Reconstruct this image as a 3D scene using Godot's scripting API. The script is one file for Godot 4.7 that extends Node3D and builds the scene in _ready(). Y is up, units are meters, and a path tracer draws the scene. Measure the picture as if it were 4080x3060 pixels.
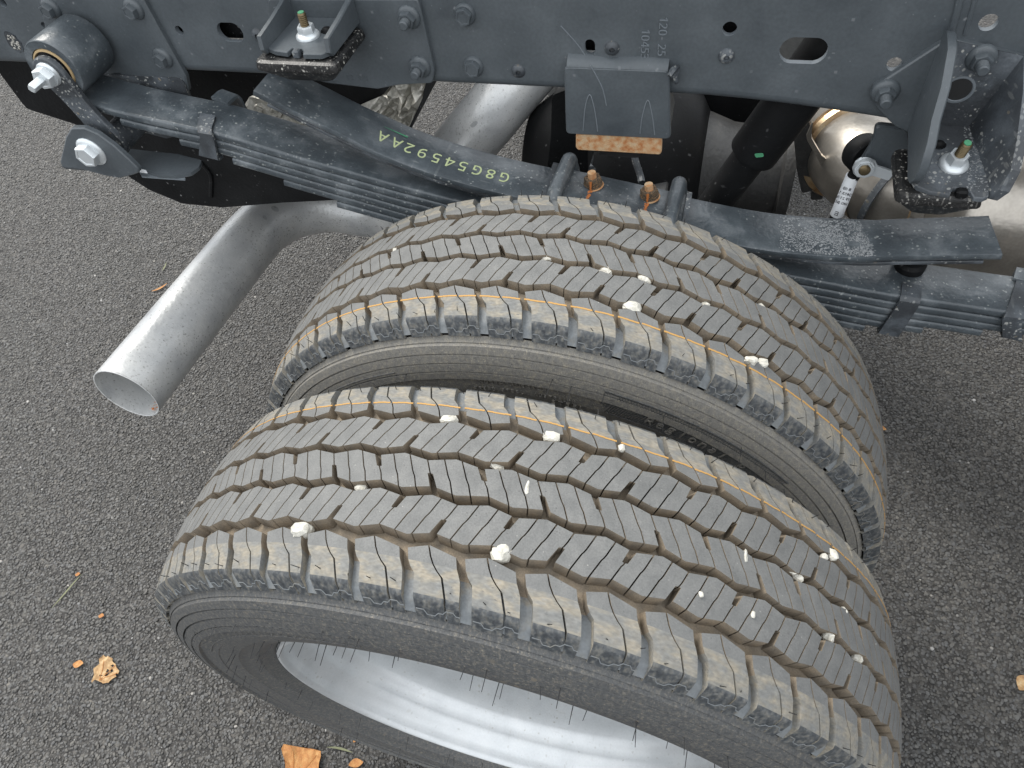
extends Node3D
# Close view down on the dual rear wheel, leaf spring and frame rail of a bare truck chassis standing on asphalt.
# Metres, y up, x along the truck (its tail is at -x), z out towards the kerb side.

const PITCH := TAU / 58.0        # one tread pitch round the tyre
const HUB := 0.395               # height of the wheel centre
const RT := 0.405                # tyre radius at the crown
const ZN := -0.425               # near edge of the leaf spring
const ZF := -0.4885              # far edge of the leaf spring
const RZ := -0.505               # outer face of the frame rail

var M := {}
var names := {}
var rng := RandomNumberGenerator.new()
var piece_cache := {}

func _ready() -> void:
	rng.seed = 7
	var cam := Camera3D.new()
	cam.name = "camera"
	cam.fov = 57.062
	cam.near = 0.02
	cam.far = 200.0
	cam.basis = Basis(Vector3.UP, 0.38398) * Basis(Vector3.RIGHT, -0.90772) * Basis(Vector3.BACK, -0.16079)
	cam.position = Vector3(0.14465, 1.25832, 0.23673)
	add_child(cam)
	cam.current = true

	var env := Environment.new()
	env.background_mode = Environment.BG_SKY
	var sm := ProceduralSkyMaterial.new()
	sm.sky_top_color = Color(0.87, 0.885, 0.90)
	sm.sky_horizon_color = Color(0.80, 0.81, 0.825)
	sm.sky_curve = 0.2
	sm.ground_bottom_color = Color(0.30, 0.30, 0.30)
	sm.ground_horizon_color = Color(0.60, 0.61, 0.62)
	sm.sun_angle_max = 0.0
	var sky := Sky.new()
	sky.sky_material = sm
	env.sky = sky
	env.tonemap_mode = Environment.TONE_MAPPER_LINEAR
	env.tonemap_exposure = 2.6
	env.sdfgi_enabled = true
	env.ssao_enabled = true
	env.ssil_enabled = true
	var we := WorldEnvironment.new()
	we.name = "world_environment"
	we.environment = env
	add_child(we)

	var sun := DirectionalLight3D.new()
	sun.name = "sun"
	sun.light_energy = 0.45
	sun.light_color = Color(1.0, 0.985, 0.96)
	sun.light_angular_distance = 24.0
	sun.shadow_enabled = true
	add_child(sun)
	sun.look_at_from_position(Vector3(-2.0, 2.8, -1.3), Vector3.ZERO)

	materials()
	ground()
	var truck := Node3D.new()
	truck.name = "truck_chassis"
	truck.set_meta("label", "bare slate grey truck chassis with dual rear wheels, leaf spring and silver exhaust")
	truck.set_meta("category", "truck")
	add_child(truck)
	frame_rail(truck)
	mounts(truck)
	bump_stop(truck)
	spring_hanger(truck)
	leaf_spring(truck)
	underbody(truck)
	exhaust(truck)
	cab(truck)
	wheel(truck, "outer_wheel", -0.001, false, 0.0)
	wheel(truck, "inner_wheel", -0.2628, true, 1.27)
	stones()
	debris()

# ------------------------------------------------------------------ textures and materials
func noise(sd: int, freq: float, oct := 4, type := FastNoiseLite.TYPE_SIMPLEX_SMOOTH) -> FastNoiseLite:
	var n := FastNoiseLite.new()
	n.seed = sd
	n.frequency = freq
	n.noise_type = type
	n.fractal_octaves = oct
	if oct <= 1:
		n.fractal_type = FastNoiseLite.FRACTAL_NONE
	return n

func grey(n: FastNoiseLite, size: int) -> PackedByteArray:
	var im := n.get_seamless_image(size, size)
	im.convert(Image.FORMAT_L8)
	return im.get_data()

func lut(stops: Array) -> PackedColorArray:      # [pos, Color, pos, Color ...] in sRGB
	var out := PackedColorArray()
	for i in 256:
		var t := i / 255.0
		var c: Color = stops[1]
		for k in range(0, stops.size() - 2, 2):
			if t >= stops[k]:
				var w: float = clampf((t - stops[k]) / maxf(stops[k + 2] - stops[k], 1e-5), 0.0, 1.0)
				c = (stops[k + 1] as Color).lerp(stops[k + 3], w)
		out.append(c)
	return out

# colour by one broad noise, grained by a fine one
func mottle(size: int, sd: int, f_broad: float, f_fine: float, stops: Array, grain: float) -> Image:
	var a := grey(noise(sd, f_broad, 4), size)
	var b := grey(noise(sd + 1, f_fine, 3), size)
	var l := lut(stops)
	var d := PackedByteArray()
	d.resize(size * size * 3)
	for i in size * size:
		var c := l[a[i]]
		var g := 1.0 + grain * (b[i] / 127.5 - 1.0)
		d[i * 3] = clampi(int(c.r * g * 255.0), 0, 255)
		d[i * 3 + 1] = clampi(int(c.g * g * 255.0), 0, 255)
		d[i * 3 + 2] = clampi(int(c.b * g * 255.0), 0, 255)
	return Image.create_from_data(size, size, false, Image.FORMAT_RGB8, d)

# dried road spray: small drops, thick in some places and absent in others
func spatter(im: Image, sd: int, count: int, rmax: float, col: Color, clump: float) -> void:
	var r := RandomNumberGenerator.new()
	r.seed = sd
	var n := noise(sd + 5, 3.0 / im.get_width(), 2)
	var s := im.get_width()
	for k in count:
		var x := r.randi() % s
		var y := r.randi() % s
		if n.get_noise_2d(x, y) < clump - r.randf() * 0.35:
			continue
		var rx := 0.6 + rmax * pow(r.randf(), 3.0)
		var ry := rx * r.randf_range(0.5, 1.0)
		var a := r.randf() * PI
		var w := r.randf_range(0.35, 1.0)
		for j in range(-int(rx) - 1, int(rx) + 2):
			for i in range(-int(rx) - 1, int(rx) + 2):
				var p := Vector2(i, j).rotated(a)
				if pow(p.x / rx, 2) + pow(p.y / ry, 2) <= 1.0:
					var q := Vector2i(posmod(x + i, s), posmod(y + j, s))
					im.set_pixelv(q, im.get_pixelv(q).lerp(col, w))

func tex(im: Image) -> ImageTexture:
	im.generate_mipmaps()
	return ImageTexture.create_from_image(im)

func bumps(n: FastNoiseLite, size: int, strength: float) -> ImageTexture:
	var im := n.get_seamless_image(size, size)
	im.convert(Image.FORMAT_RGBA8)
	im.bump_map_to_normal_map(strength)
	return tex(im)

func mat(called: String, col: Color, rough: float, metal := 0.0, t: ImageTexture = null, tile := 0.4, nt: ImageTexture = null, ns := 1.0) -> StandardMaterial3D:
	var m := StandardMaterial3D.new()
	m.resource_name = called
	m.albedo_color = col
	m.roughness = rough
	m.metallic = metal
	if t:
		m.albedo_texture = t
	if nt:
		m.normal_enabled = true
		m.normal_texture = nt
		m.normal_scale = ns
	if t or nt:
		m.uv1_triplanar = true
		m.uv1_world_triplanar = true
		m.uv1_scale = Vector3.ONE / tile
	M[called] = m
	return m

func materials() -> void:
	var fine := bumps(noise(31, 0.09, 3), 512, 3.0)
	# chassis paint: black e-coat, clean and with dried spray on it
	var p := mottle(512, 40, 0.010, 0.2, [0.0, Color(0.236, 0.258, 0.276), 0.3, Color(0.280, 0.302, 0.318), 0.6, Color(0.296, 0.318, 0.334), 1.0, Color(0.332, 0.354, 0.370)], 0.06)
	spatter(p, 2, 500, 1.4, Color(0.45, 0.46, 0.47), 0.1)
	mat("paint", Color.WHITE, 0.42, 0.0, tex(p), 0.5, fine, 0.05)
	var ps := mottle(1024, 44, 0.006, 0.15, [0.0, Color(0.17, 0.18, 0.195), 0.45, Color(0.22, 0.235, 0.25), 0.6, Color(0.28, 0.30, 0.32), 1.0, Color(0.38, 0.40, 0.42)], 0.10)
	spatter(ps, 3, 9000, 4.5, Color(0.66, 0.66, 0.64), 0.05)
	spatter(ps, 4, 700, 5.0, Color(0.55, 0.50, 0.42), 0.1)
	mat("sprayed", Color.WHITE, 0.5, 0.0, tex(ps), 0.42, fine, 0.2)
	var leafp := mottle(1024, 50, 0.007, 0.12, [0.0, Color(0.215, 0.235, 0.252), 0.45, Color(0.265, 0.29, 0.308), 0.62, Color(0.31, 0.335, 0.352), 0.75, Color(0.38, 0.40, 0.415), 1.0, Color(0.45, 0.47, 0.48)], 0.10)
	spatter(leafp, 13, 5200, 3.4, Color(0.60, 0.61, 0.60), 0.06)
	mat("spring_steel", Color.WHITE, 0.34, 0.0, tex(leafp), 0.42, fine, 0.2)
	var bk := mottle(512, 54, 0.008, 0.2, [0.0, Color(0.06, 0.062, 0.066), 1.0, Color(0.11, 0.113, 0.118)], 0.1)
	spatter(bk, 8, 900, 2.0, Color(0.5, 0.5, 0.5), 0.15)
	mat("black", Color.WHITE, 0.55, 0.0, tex(bk), 0.4, fine, 0.15)
	var pad := mottle(512, 58, 0.02, 0.2, [0.0, Color(0.07, 0.07, 0.072), 1.0, Color(0.12, 0.12, 0.12)], 0.15)
	spatter(pad, 9, 5200, 2.4, Color(0.72, 0.71, 0.68), -0.15)
	mat("splashed_rubber", Color.WHITE, 0.45, 0.0, tex(pad), 0.25, fine, 0.3)
	M.black.metallic_specular = 0.28
	# metals
	mat("bronze", Color(0.42, 0.37, 0.28), 0.45, 0.8)
	mat("zinc", Color(0.80, 0.82, 0.83), 0.38, 0.5, null, 1.0, fine, 0.1)
	M.zinc.uv1_scale = Vector3.ONE / 0.05
	mat("edge", Color(0.40, 0.425, 0.445), 0.5)
	var st := mottle(1024, 62, 0.006, 0.25, [0.0, Color(0.66, 0.67, 0.68), 0.4, Color(0.77, 0.775, 0.775), 1.0, Color(0.86, 0.86, 0.85)], 0.08)
	spatter(st, 21, 9000, 2.6, Color(0.50, 0.50, 0.48), 0.1)
	spatter(st, 22, 2600, 2.2, Color(0.36, 0.36, 0.35), 0.15)
	spatter(st, 23, 40, 16.0, Color(0.52, 0.53, 0.54), 0.1)
	mat("tailpipe", Color.WHITE, 0.36, 0.3, tex(st), 0.5, fine, 0.15)
	var ss := mottle(512, 66, 0.012, 0.2, [0.0, Color(0.54, 0.52, 0.49), 0.5, Color(0.64, 0.62, 0.59), 1.0, Color(0.73, 0.70, 0.66)], 0.06)
	mat("stainless", Color.WHITE, 0.33, 0.85, tex(ss), 0.5, fine, 0.1)
	var ht := mottle(512, 70, 0.015, 0.2, [0.0, Color(0.50, 0.38, 0.26), 0.5, Color(0.66, 0.56, 0.43), 1.0, Color(0.72, 0.67, 0.58)], 0.06)
	mat("heat_tinted", Color.WHITE, 0.32, 0.7, tex(ht), 0.3, fine, 0.1)
	var fo := mottle(512, 74, 0.02, 0.2, [0.0, Color(0.55, 0.54, 0.50), 1.0, Color(0.80, 0.79, 0.76)], 0.1)
	mat("foil", Color.WHITE, 0.4, 0.3, tex(fo), 0.3, bumps(noise(75, 0.03, 4), 512, 8.0), 0.8)
	var rw := mottle(512, 126, 0.012, 0.2, [0.0, Color(0.72, 0.73, 0.735), 0.5, Color(0.77, 0.78, 0.785), 1.0, Color(0.81, 0.815, 0.815)], 0.03)
	spatter(rw, 51, 900, 1.6, Color(0.60, 0.59, 0.56), 0.1)
	spatter(rw, 52, 120, 4.0, Color(0.68, 0.67, 0.64), 0.0)
	mat("rim_metal", Color.WHITE, 0.48, 0.6, tex(rw), 0.35, bumps(noise(77, 0.2, 2), 512, 2.0), 0.06)
	var ru := mottle(512, 78, 0.02, 0.2, [0.0, Color(0.62, 0.36, 0.18), 0.35, Color(0.70, 0.52, 0.36), 0.65, Color(0.74, 0.62, 0.48), 1.0, Color(0.72, 0.66, 0.56)], 0.1)
	mat("rusty", Color.WHITE, 0.8, 0.0, tex(ru), 0.12, fine, 0.5)
	mat("rust_stain", Color(0.70, 0.42, 0.21), 0.85)
	var rn := mottle(512, 122, 0.05, 0.2, [0.0, Color(0.20, 0.19, 0.18), 0.5, Color(0.30, 0.27, 0.23), 0.7, Color(0.52, 0.40, 0.28), 1.0, Color(0.66, 0.54, 0.38)], 0.12)
	mat("rusty_nut", Color.WHITE, 0.7, 0.0, tex(rn), 0.06, fine, 0.3)
	# rubber
	var tr := mottle(1024, 82, 0.012, 0.16, [0.0, Color(0.345, 0.348, 0.345), 0.5, Color(0.385, 0.387, 0.383), 1.0, Color(0.425, 0.425, 0.418)], 0.10)
	spatter(tr, 31, 2600, 1.6, Color(0.27, 0.27, 0.27), -0.5)
	spatter(tr, 32, 500, 1.5, Color(0.62, 0.61, 0.59), -0.3)
	mat("tread_rubber", Color.WHITE, 0.72, 0.0, tex(tr), 0.30, fine, 0.25)
	var gr := mottle(512, 86, 0.02, 0.2, [0.0, Color(0.37, 0.345, 0.31), 0.5, Color(0.455, 0.415, 0.36), 1.0, Color(0.53, 0.475, 0.40)], 0.14)
	mat("muddy_rubber", Color.WHITE, 0.85, 0.0, tex(gr), 0.16, fine, 0.3)
	var sh := mottle(1024, 90, 0.022, 0.10, [0.0, Color(0.37, 0.375, 0.375), 0.42, Color(0.425, 0.425, 0.415), 0.58, Color(0.465, 0.45, 0.415), 0.72, Color(0.515, 0.485, 0.43), 0.85, Color(0.49, 0.48, 0.455), 1.0, Color(0.55, 0.545, 0.53)], 0.16)
	spatter(sh, 33, 1200, 2.0, Color(0.30, 0.30, 0.30), -0.2)
	spatter(sh, 34, 800, 2.4, Color(0.62, 0.58, 0.50), 0.0)
	mat("dusty_rubber", Color.WHITE, 0.8, 0.0, tex(sh), 0.25, fine, 0.3)
	M.dusty_rubber.uv1_scale = Vector3(1.6, 4.0, 3.6)
	var sw := mottle(1024, 94, 0.045, 0.12, [0.0, Color(0.235, 0.242, 0.248), 0.5, Color(0.29, 0.293, 0.295), 0.66, Color(0.33, 0.326, 0.316), 0.8, Color(0.40, 0.384, 0.355), 1.0, Color(0.48, 0.45, 0.40)], 0.25)
	spatter(sw, 35, 9000, 2.6, Color(0.54, 0.51, 0.45), -0.1)
	spatter(sw, 36, 5000, 2.2, Color(0.20, 0.205, 0.21), -0.1)
	spatter(sw, 39, 260, 11.0, Color(0.43, 0.40, 0.355), -0.1)
	spatter(sw, 42, 260, 12.0, Color(0.22, 0.225, 0.235), -0.1)
	mat("sidewall_rubber", Color.WHITE, 0.6, 0.0, tex(sw), 0.22, fine, 0.4)
	var dw := mottle(1024, 118, 0.03, 0.12, [0.0, Color(0.37, 0.365, 0.355), 0.5, Color(0.43, 0.42, 0.40), 0.75, Color(0.48, 0.46, 0.42), 1.0, Color(0.56, 0.53, 0.475)], 0.2)
	spatter(dw, 37, 9000, 2.8, Color(0.62, 0.59, 0.52), -0.1)
	spatter(dw, 38, 6000, 2.4, Color(0.24, 0.24, 0.24), -0.1)
	mat("dusty_sidewall", Color.WHITE, 0.75, 0.0, tex(dw), 0.22, fine, 0.4)
	mat("black_rubber", Color(0.12, 0.12, 0.123), 0.55)
	var fk := mottle(512, 114, 0.05, 0.12, [0.0, Color(0.16, 0.17, 0.182), 0.45, Color(0.23, 0.243, 0.255), 0.6, Color(0.33, 0.335, 0.335), 0.8, Color(0.42, 0.41, 0.385), 1.0, Color(0.48, 0.455, 0.41)], 0.2)
	mat("flank_rubber", Color.WHITE, 0.5, 0.0, tex(fk), 0.18, fine, 0.4)
	var sl := mottle(512, 108, 0.02, 0.15, [0.0, Color(0.36, 0.375, 0.385), 0.6, Color(0.42, 0.435, 0.445), 0.85, Color(0.45, 0.43, 0.39), 1.0, Color(0.48, 0.45, 0.40)], 0.1)
	mat("slot_rubber", Color.WHITE, 0.6, 0.0, tex(sl), 0.2, fine, 0.2)
	var ci := mottle(512, 110, 0.02, 0.2, [0.0, Color(0.16, 0.16, 0.16), 0.6, Color(0.21, 0.21, 0.208), 1.0, Color(0.27, 0.265, 0.255)], 0.12)
	spatter(ci, 12, 900, 2.2, Color(0.42, 0.41, 0.39), 0.1)
	mat("cast_iron", Color.WHITE, 0.5, 0.0, tex(ci), 0.4, fine, 0.3)
	mat("yellow_paint", Color(0.66, 0.51, 0.29), 0.85)
	mat("stencil_paint", Color(0.70, 0.74, 0.56), 0.8)
	mat("green_paint", Color(0.26, 0.52, 0.38), 0.7)
	mat("white_label", Color(0.86, 0.87, 0.88), 0.5)
	mat("ink", Color(0.2, 0.2, 0.22), 0.7)
	mat("tan_rubber", Color(0.66, 0.57, 0.42), 0.7)
	mat("bare_spot", Color(0.62, 0.61, 0.58), 0.6)
	mat("salt", Color(0.54, 0.55, 0.555), 0.9)
	# stones, leaves
	var so := mottle(512, 98, 0.02, 0.15, [0.0, Color(0.54, 0.52, 0.47), 0.35, Color(0.69, 0.68, 0.64), 1.0, Color(0.78, 0.77, 0.745)], 0.08)
	mat("white_stone", Color.WHITE, 0.85, 0.0, tex(so), 0.06, fine, 0.8)
	var lf := mottle(512, 102, 0.02, 0.12, [0.0, Color(0.50, 0.37, 0.25), 0.4, Color(0.62, 0.50, 0.35), 0.7, Color(0.70, 0.59, 0.44), 1.0, Color(0.70, 0.63, 0.50)], 0.10)
	mat("dry_leaf", Color.WHITE, 0.8, 0.0, tex(lf), 0.12, fine, 0.6)
	M.dry_leaf.backlight_enabled = true
	M.dry_leaf.backlight = Color(0.12, 0.08, 0.03)
	var lo := mottle(512, 104, 0.02, 0.12, [0.0, Color(0.56, 0.36, 0.20), 0.5, Color(0.65, 0.46, 0.27), 1.0, Color(0.70, 0.56, 0.37)], 0.10)
	mat("orange_leaf", Color.WHITE, 0.8, 0.0, tex(lo), 0.12, fine, 0.6)
	mat("leaf_vein", Color(0.66, 0.44, 0.24), 0.8)
	mat("grass", Color(0.42, 0.43, 0.33), 0.8)
	mat("grit", Color(0.66, 0.65, 0.62), 0.9)

# ------------------------------------------------------------------ mesh helpers
func begin() -> SurfaceTool:
	var st := SurfaceTool.new()
	st.begin(Mesh.PRIMITIVE_TRIANGLES)
	return st

func tri(st: SurfaceTool, a: Vector3, b: Vector3, c: Vector3, na: Vector3, nb: Vector3, nc: Vector3) -> void:
	if (b - a).cross(c - a).dot(na + nb + nc) > 0.0:
		st.set_normal(na); st.add_vertex(a)
		st.set_normal(nc); st.add_vertex(c)
		st.set_normal(nb); st.add_vertex(b)
	else:
		st.set_normal(na); st.add_vertex(a)
		st.set_normal(nb); st.add_vertex(b)
		st.set_normal(nc); st.add_vertex(c)

func flat(st: SurfaceTool, a: Vector3, b: Vector3, c: Vector3, out: Vector3) -> void:
	var n := (b - a).cross(c - a)
	if n.length_squared() < 1e-20:
		return
	n = n.normalized()
	if n.dot(out) < 0.0:
		n = -n
	tri(st, a, b, c, n, n, n)

func flat4(st: SurfaceTool, a: Vector3, b: Vector3, c: Vector3, d: Vector3, out: Vector3) -> void:
	flat(st, a, b, c, out)
	flat(st, a, c, d, out)

# skin through rings of equally many points; edges sharper than about 40 degrees stay sharp
func loft(st: SurfaceTool, rings: Array, ring_closed := true, caps := true, path_closed := false) -> void:
	var nr := rings.size()
	var np: int = rings[0].size()
	var nq := np if ring_closed else np - 1
	var ns := nr if path_closed else nr - 1
	var fn := []
	var mid := Vector3.ZERO
	for i in ns:
		var row := PackedVector3Array()
		var r0 = rings[i]
		var r1 = rings[(i + 1) % nr]
		for j in nq:
			var k := (j + 1) % np
			var n: Vector3 = (r1[k] - r0[j]).cross(r1[j] - r0[k])
			row.append(n.normalized() if n.length_squared() > 1e-22 else Vector3.ZERO)
		fn.append(row)
	# outward sign from the signed volume of the skin about its centre
	var cnt := 0
	for r in rings:
		for p in r:
			mid += p
			cnt += 1
	mid /= cnt
	var vol := 0.0
	for i in ns:
		for j in nq:
			vol += (rings[i][j] - mid).dot(fn[i][j])
	var sg := 1.0 if vol >= 0.0 else -1.0
	for i in ns:
		for j in nq:
			var k := (j + 1) % np
			var i2 := (i + 1) % nr
			var f0: Vector3 = fn[i][j]
			if f0 == Vector3.ZERO:
				continue
			var q := [rings[i][j], rings[i][k], rings[i2][k], rings[i2][j]]
			var nn := []
			for c in 4:
				var di := -1 if c < 2 else 1
				var dj := -1 if (c == 0 or c == 3) else 1
				var s := f0
				var ii := i + di
				var jj := j + dj
				if path_closed: ii = posmod(ii, ns)
				if ring_closed: jj = posmod(jj, nq)
				var oi := ii >= 0 and ii < ns
				var oj := jj >= 0 and jj < nq
				if oi and fn[ii][j].dot(f0) > 0.75: s += fn[ii][j]
				if oj and fn[i][jj].dot(f0) > 0.75: s += fn[i][jj]
				if oi and oj and fn[ii][jj].dot(f0) > 0.75: s += fn[ii][jj]
				nn.append(s.normalized() * sg)
			tri(st, q[0], q[1], q[2], nn[0], nn[1], nn[2])
			tri(st, q[0], q[2], q[3], nn[0], nn[2], nn[3])
	if caps and ring_closed and not path_closed:
		face(st, rings[0], (rings[0][0] + rings[0][np / 2]) - (rings[1][0] + rings[1][np / 2]))
		face(st, rings[nr - 1], (rings[nr - 1][0] + rings[nr - 1][np / 2]) - (rings[nr - 2][0] + rings[nr - 2][np / 2]))

func newell(p) -> Vector3:
	var n := Vector3.ZERO
	for i in p.size():
		n += (p[i] as Vector3).cross(p[(i + 1) % p.size()])
	return n.normalized()

# a flat polygon, triangulated
func face(st: SurfaceTool, p, out: Vector3) -> void:
	var n := newell(p)
	var ax := (p[1] - p[0] as Vector3).normalized()
	if ax.length_squared() < 0.5:
		ax = (p[2] - p[0] as Vector3).normalized()
	var ay := n.cross(ax)
	var q := PackedVector2Array()
	for v in p:
		q.append(Vector2((v - p[0]).dot(ax), (v - p[0]).dot(ay)) * 1000.0)
	var t := Geometry2D.triangulate_polygon(q)
	if n.dot(out) < 0.0:
		n = -n
	for i in range(0, t.size(), 3):
		tri(st, p[t[i]], p[t[i + 1]], p[t[i + 2]], n, n, n)

# round the corners of a flat polygon
func rounded(p, r: float, seg := 4) -> PackedVector3Array:
	var out := PackedVector3Array()
	var n: int = p.size()
	for i in n:
		var a: Vector3 = p[(i + n - 1) % n]
		var b: Vector3 = p[i]
		var c: Vector3 = p[(i + 1) % n]
		var u := (a - b).normalized()
		var v := (c - b).normalized()
		var ang := u.angle_to(v)
		var l := minf(r / tan(ang * 0.5), minf((a - b).length(), (c - b).length()) * 0.48)
		if ang > 2.9:
			out.append(b)
			continue
		var p0 := b + u * l
		var p1 := b + v * l
		for k in seg + 1:
			var t := float(k) / seg
			out.append(p0 * (1 - t) * (1 - t) + b * 2.0 * t * (1 - t) + p1 * t * t)
	return out

# a plate: flat outline pushed along a vector, with a small bevel round the face it is pushed to
func prism(st: SurfaceTool, p, vec: Vector3, bev := 0.0) -> void:
	var n := newell(p)
	var d := vec.normalized()
	var cnt: int = p.size()
	var inn := PackedVector3Array()
	if bev > 0.0:
		for i in cnt:
			var e0: Vector3 = (p[i] - p[(i + cnt - 1) % cnt] as Vector3).normalized()
			var e1: Vector3 = (p[(i + 1) % cnt] - p[i] as Vector3).normalized()
			var m0 := n.cross(e0)
			var m1 := n.cross(e1)
			var m := m0 + m1
			m = m / maxf(m.length_squared() * 0.5, 0.5)
			inn.append(p[i] + m * bev)
	var r0 := PackedVector3Array(p)
	var r1 := PackedVector3Array()
	var r2 := PackedVector3Array()
	for i in cnt:
		r1.append(p[i] + vec - d * bev)
		if bev > 0.0: r2.append(inn[i] + vec)
	var rings := [r0, r1]
	if bev > 0.0: rings.append(r2)
	loft(st, rings, true, true)

func box_ring(x0: float, x1: float, z0: float, z1: float, y: float, r: float) -> PackedVector3Array:
	return rounded([Vector3(x0, y, z0), Vector3(x1, y, z0), Vector3(x1, y, z1), Vector3(x0, y, z1)], r, 3)

func frame_of(d: Vector3) -> Basis:
	var up := Vector3.UP if absf(d.y) < 0.9 else Vector3.RIGHT
	var a := up.cross(d).normalized()
	return Basis(a, d.cross(a).normalized(), d)

# turn a profile of (radius, distance along the axis) about an axis
func lathe(st: SurfaceTool, prof: Array, at: Vector3, axis: Vector3, seg := 24, ring := false) -> void:
	var b := frame_of(axis.normalized())
	var rings := []
	for p in prof:
		var r := PackedVector3Array()
		for k in seg:
			var a := TAU * k / seg
			r.append(at + b * Vector3(cos(a) * maxf(p.x, 1e-5), sin(a) * maxf(p.x, 1e-5), p.y))
		rings.append(r)
	loft(st, rings, true, false, ring)

func tube(st: SurfaceTool, path, rad, seg := 12, caps := true) -> void:
	var rings := []
	var n: int = path.size()
	var d0: Vector3 = (path[1] - path[0] as Vector3).normalized()
	var b := frame_of(d0)
	for i in n:
		var d: Vector3 = ((path[mini(i + 1, n - 1)] - path[i] as Vector3).normalized() + (path[i] - path[maxi(i - 1, 0)] as Vector3).normalized()).normalized()
		var ax := b.z.cross(d)
		if ax.length() > 1e-6:
			b = Basis(ax.normalized(), b.z.angle_to(d)) * b
		var rr: float = rad[i] if rad is Array else rad
		var r := PackedVector3Array()
		for k in seg:
			var a := TAU * k / seg
			r.append(path[i] + (b.x * cos(a) + b.y * sin(a)) * rr)
		rings.append(r)
	loft(st, rings, true, caps)

func curve(pts, per := 6) -> PackedVector3Array:     # Catmull-Rom through points
	var out := PackedVector3Array()
	for i in pts.size() - 1:
		var a: Vector3 = pts[maxi(i - 1, 0)]
		var b: Vector3 = pts[i]
		var c: Vector3 = pts[i + 1]
		var d: Vector3 = pts[mini(i + 2, pts.size() - 1)]
		for k in per:
			out.append(b.cubic_interpolate(c, a, d, float(k) / per))
	out.append(pts[pts.size() - 1])
	return out

# a bar of rounded rectangular section: its top follows (x, y) points, it reaches from z0 to z1 and hangs t below the top
func strip(st: SurfaceTool, top: PackedVector3Array, t: float, z0: float, z1: float, r := 0.003) -> void:
	var rings := []
	var n := top.size()
	for i in n:
		var d := (top[mini(i + 1, n - 1)] - top[maxi(i - 1, 0)]).normalized()
		var up := Vector3(-d.y, d.x, 0)
		var ring := PackedVector3Array()
		for c in [[z1, 0.0, 0], [z1, t, 1], [z0, t, 2], [z0, 0.0, 3]]:
			for k in 4:
				var a: float = PI * 0.5 * (c[2] + k / 3.0)
				var cz: float = c[0] - r if c[2] < 2 else c[0] + r
				var cy: float = -r if (c[2] == 0 or c[2] == 3) else -t + r
				# quarter circle
				var dz := cos(PI * 0.5 - a)
				var dy := sin(PI * 0.5 - a)
				ring.append(Vector3(top[i].x, top[i].y, 0) + up * (cy + dy * r) + Vector3(0, 0, cz + dz * r))
		rings.append(ring)
	loft(st, rings, true, true)

func put(parent: Node3D, called: String, st: SurfaceTool, m: Material) -> MeshInstance3D:
	var o := MeshInstance3D.new()
	o.mesh = st.commit()
	o.material_override = m
	return hang(parent, called, o)

func hang(parent: Node3D, called: String, o):
	var key := str(parent.get_instance_id()) + called
	var k: int = names.get(key, 0)
	names[key] = k + 1
	o.name = called if k == 0 else "%s_%03d" % [called, k]
	parent.add_child(o, true)
	return o

func part(parent: Node3D, called: String) -> Node3D:
	return hang(parent, called, Node3D.new())

# hexagon bolt or nut on a round flange; a stud may stand out of it
func bolt(parent: Node3D, called: String, at: Vector3, axis: Vector3, rf: float, af: float, h: float, rs: float, ls: float, m: Material, turn := 0.3) -> MeshInstance3D:
	var st := begin()
	axis = axis.normalized()
	lathe(st, [Vector2(rf, -0.002), Vector2(rf, 0.0012), Vector2(rf * 0.93, 0.0026), Vector2(af * 0.62, 0.0042), Vector2(0, 0.0042)], at, axis, 20)
	var b := frame_of(axis)
	var rings := []
	var rr := af / sqrt(3.0)
	for q in [[1.0, 0.003], [1.0, h - 0.0015], [0.93, h], [0.72, h], [0.68, h - 0.0006], [0.0, h - 0.0006]]:
		var ring := PackedVector3Array()
		for k in 6:
			var a := TAU * k / 6.0 + turn
			ring.append(at + b * Vector3(cos(a) * rr * maxf(q[0], 0.001), sin(a) * rr * maxf(q[0], 0.001), q[1]))
		rings.append(ring)
	loft(st, rings, true, false)
	if ls > 0.0:
		var prof := []
		var z := h - 0.002
		prof.append(Vector2(rs, z))
		while z < h + ls - 0.003:
			prof.append(Vector2(rs, z + 0.0003)); prof.append(Vector2(rs * 0.86, z + 0.001)); prof.append(Vector2(rs, z + 0.0017))
			z += 0.0019
		prof.append(Vector2(rs * 0.95, h + ls - 0.001)); prof.append(Vector2(rs * 0.75, h + ls)); prof.append(Vector2(0, h + ls))
		var s2 := begin()
		lathe(s2, prof, at, axis, 14)
		if m == M.zinc:
			var o := put(parent, called, st, m)
			put(o, "stud", s2, M.bronze)
			return o
		lathe(st, prof, at, axis, 14)
	return put(parent, called, st, m)

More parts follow.
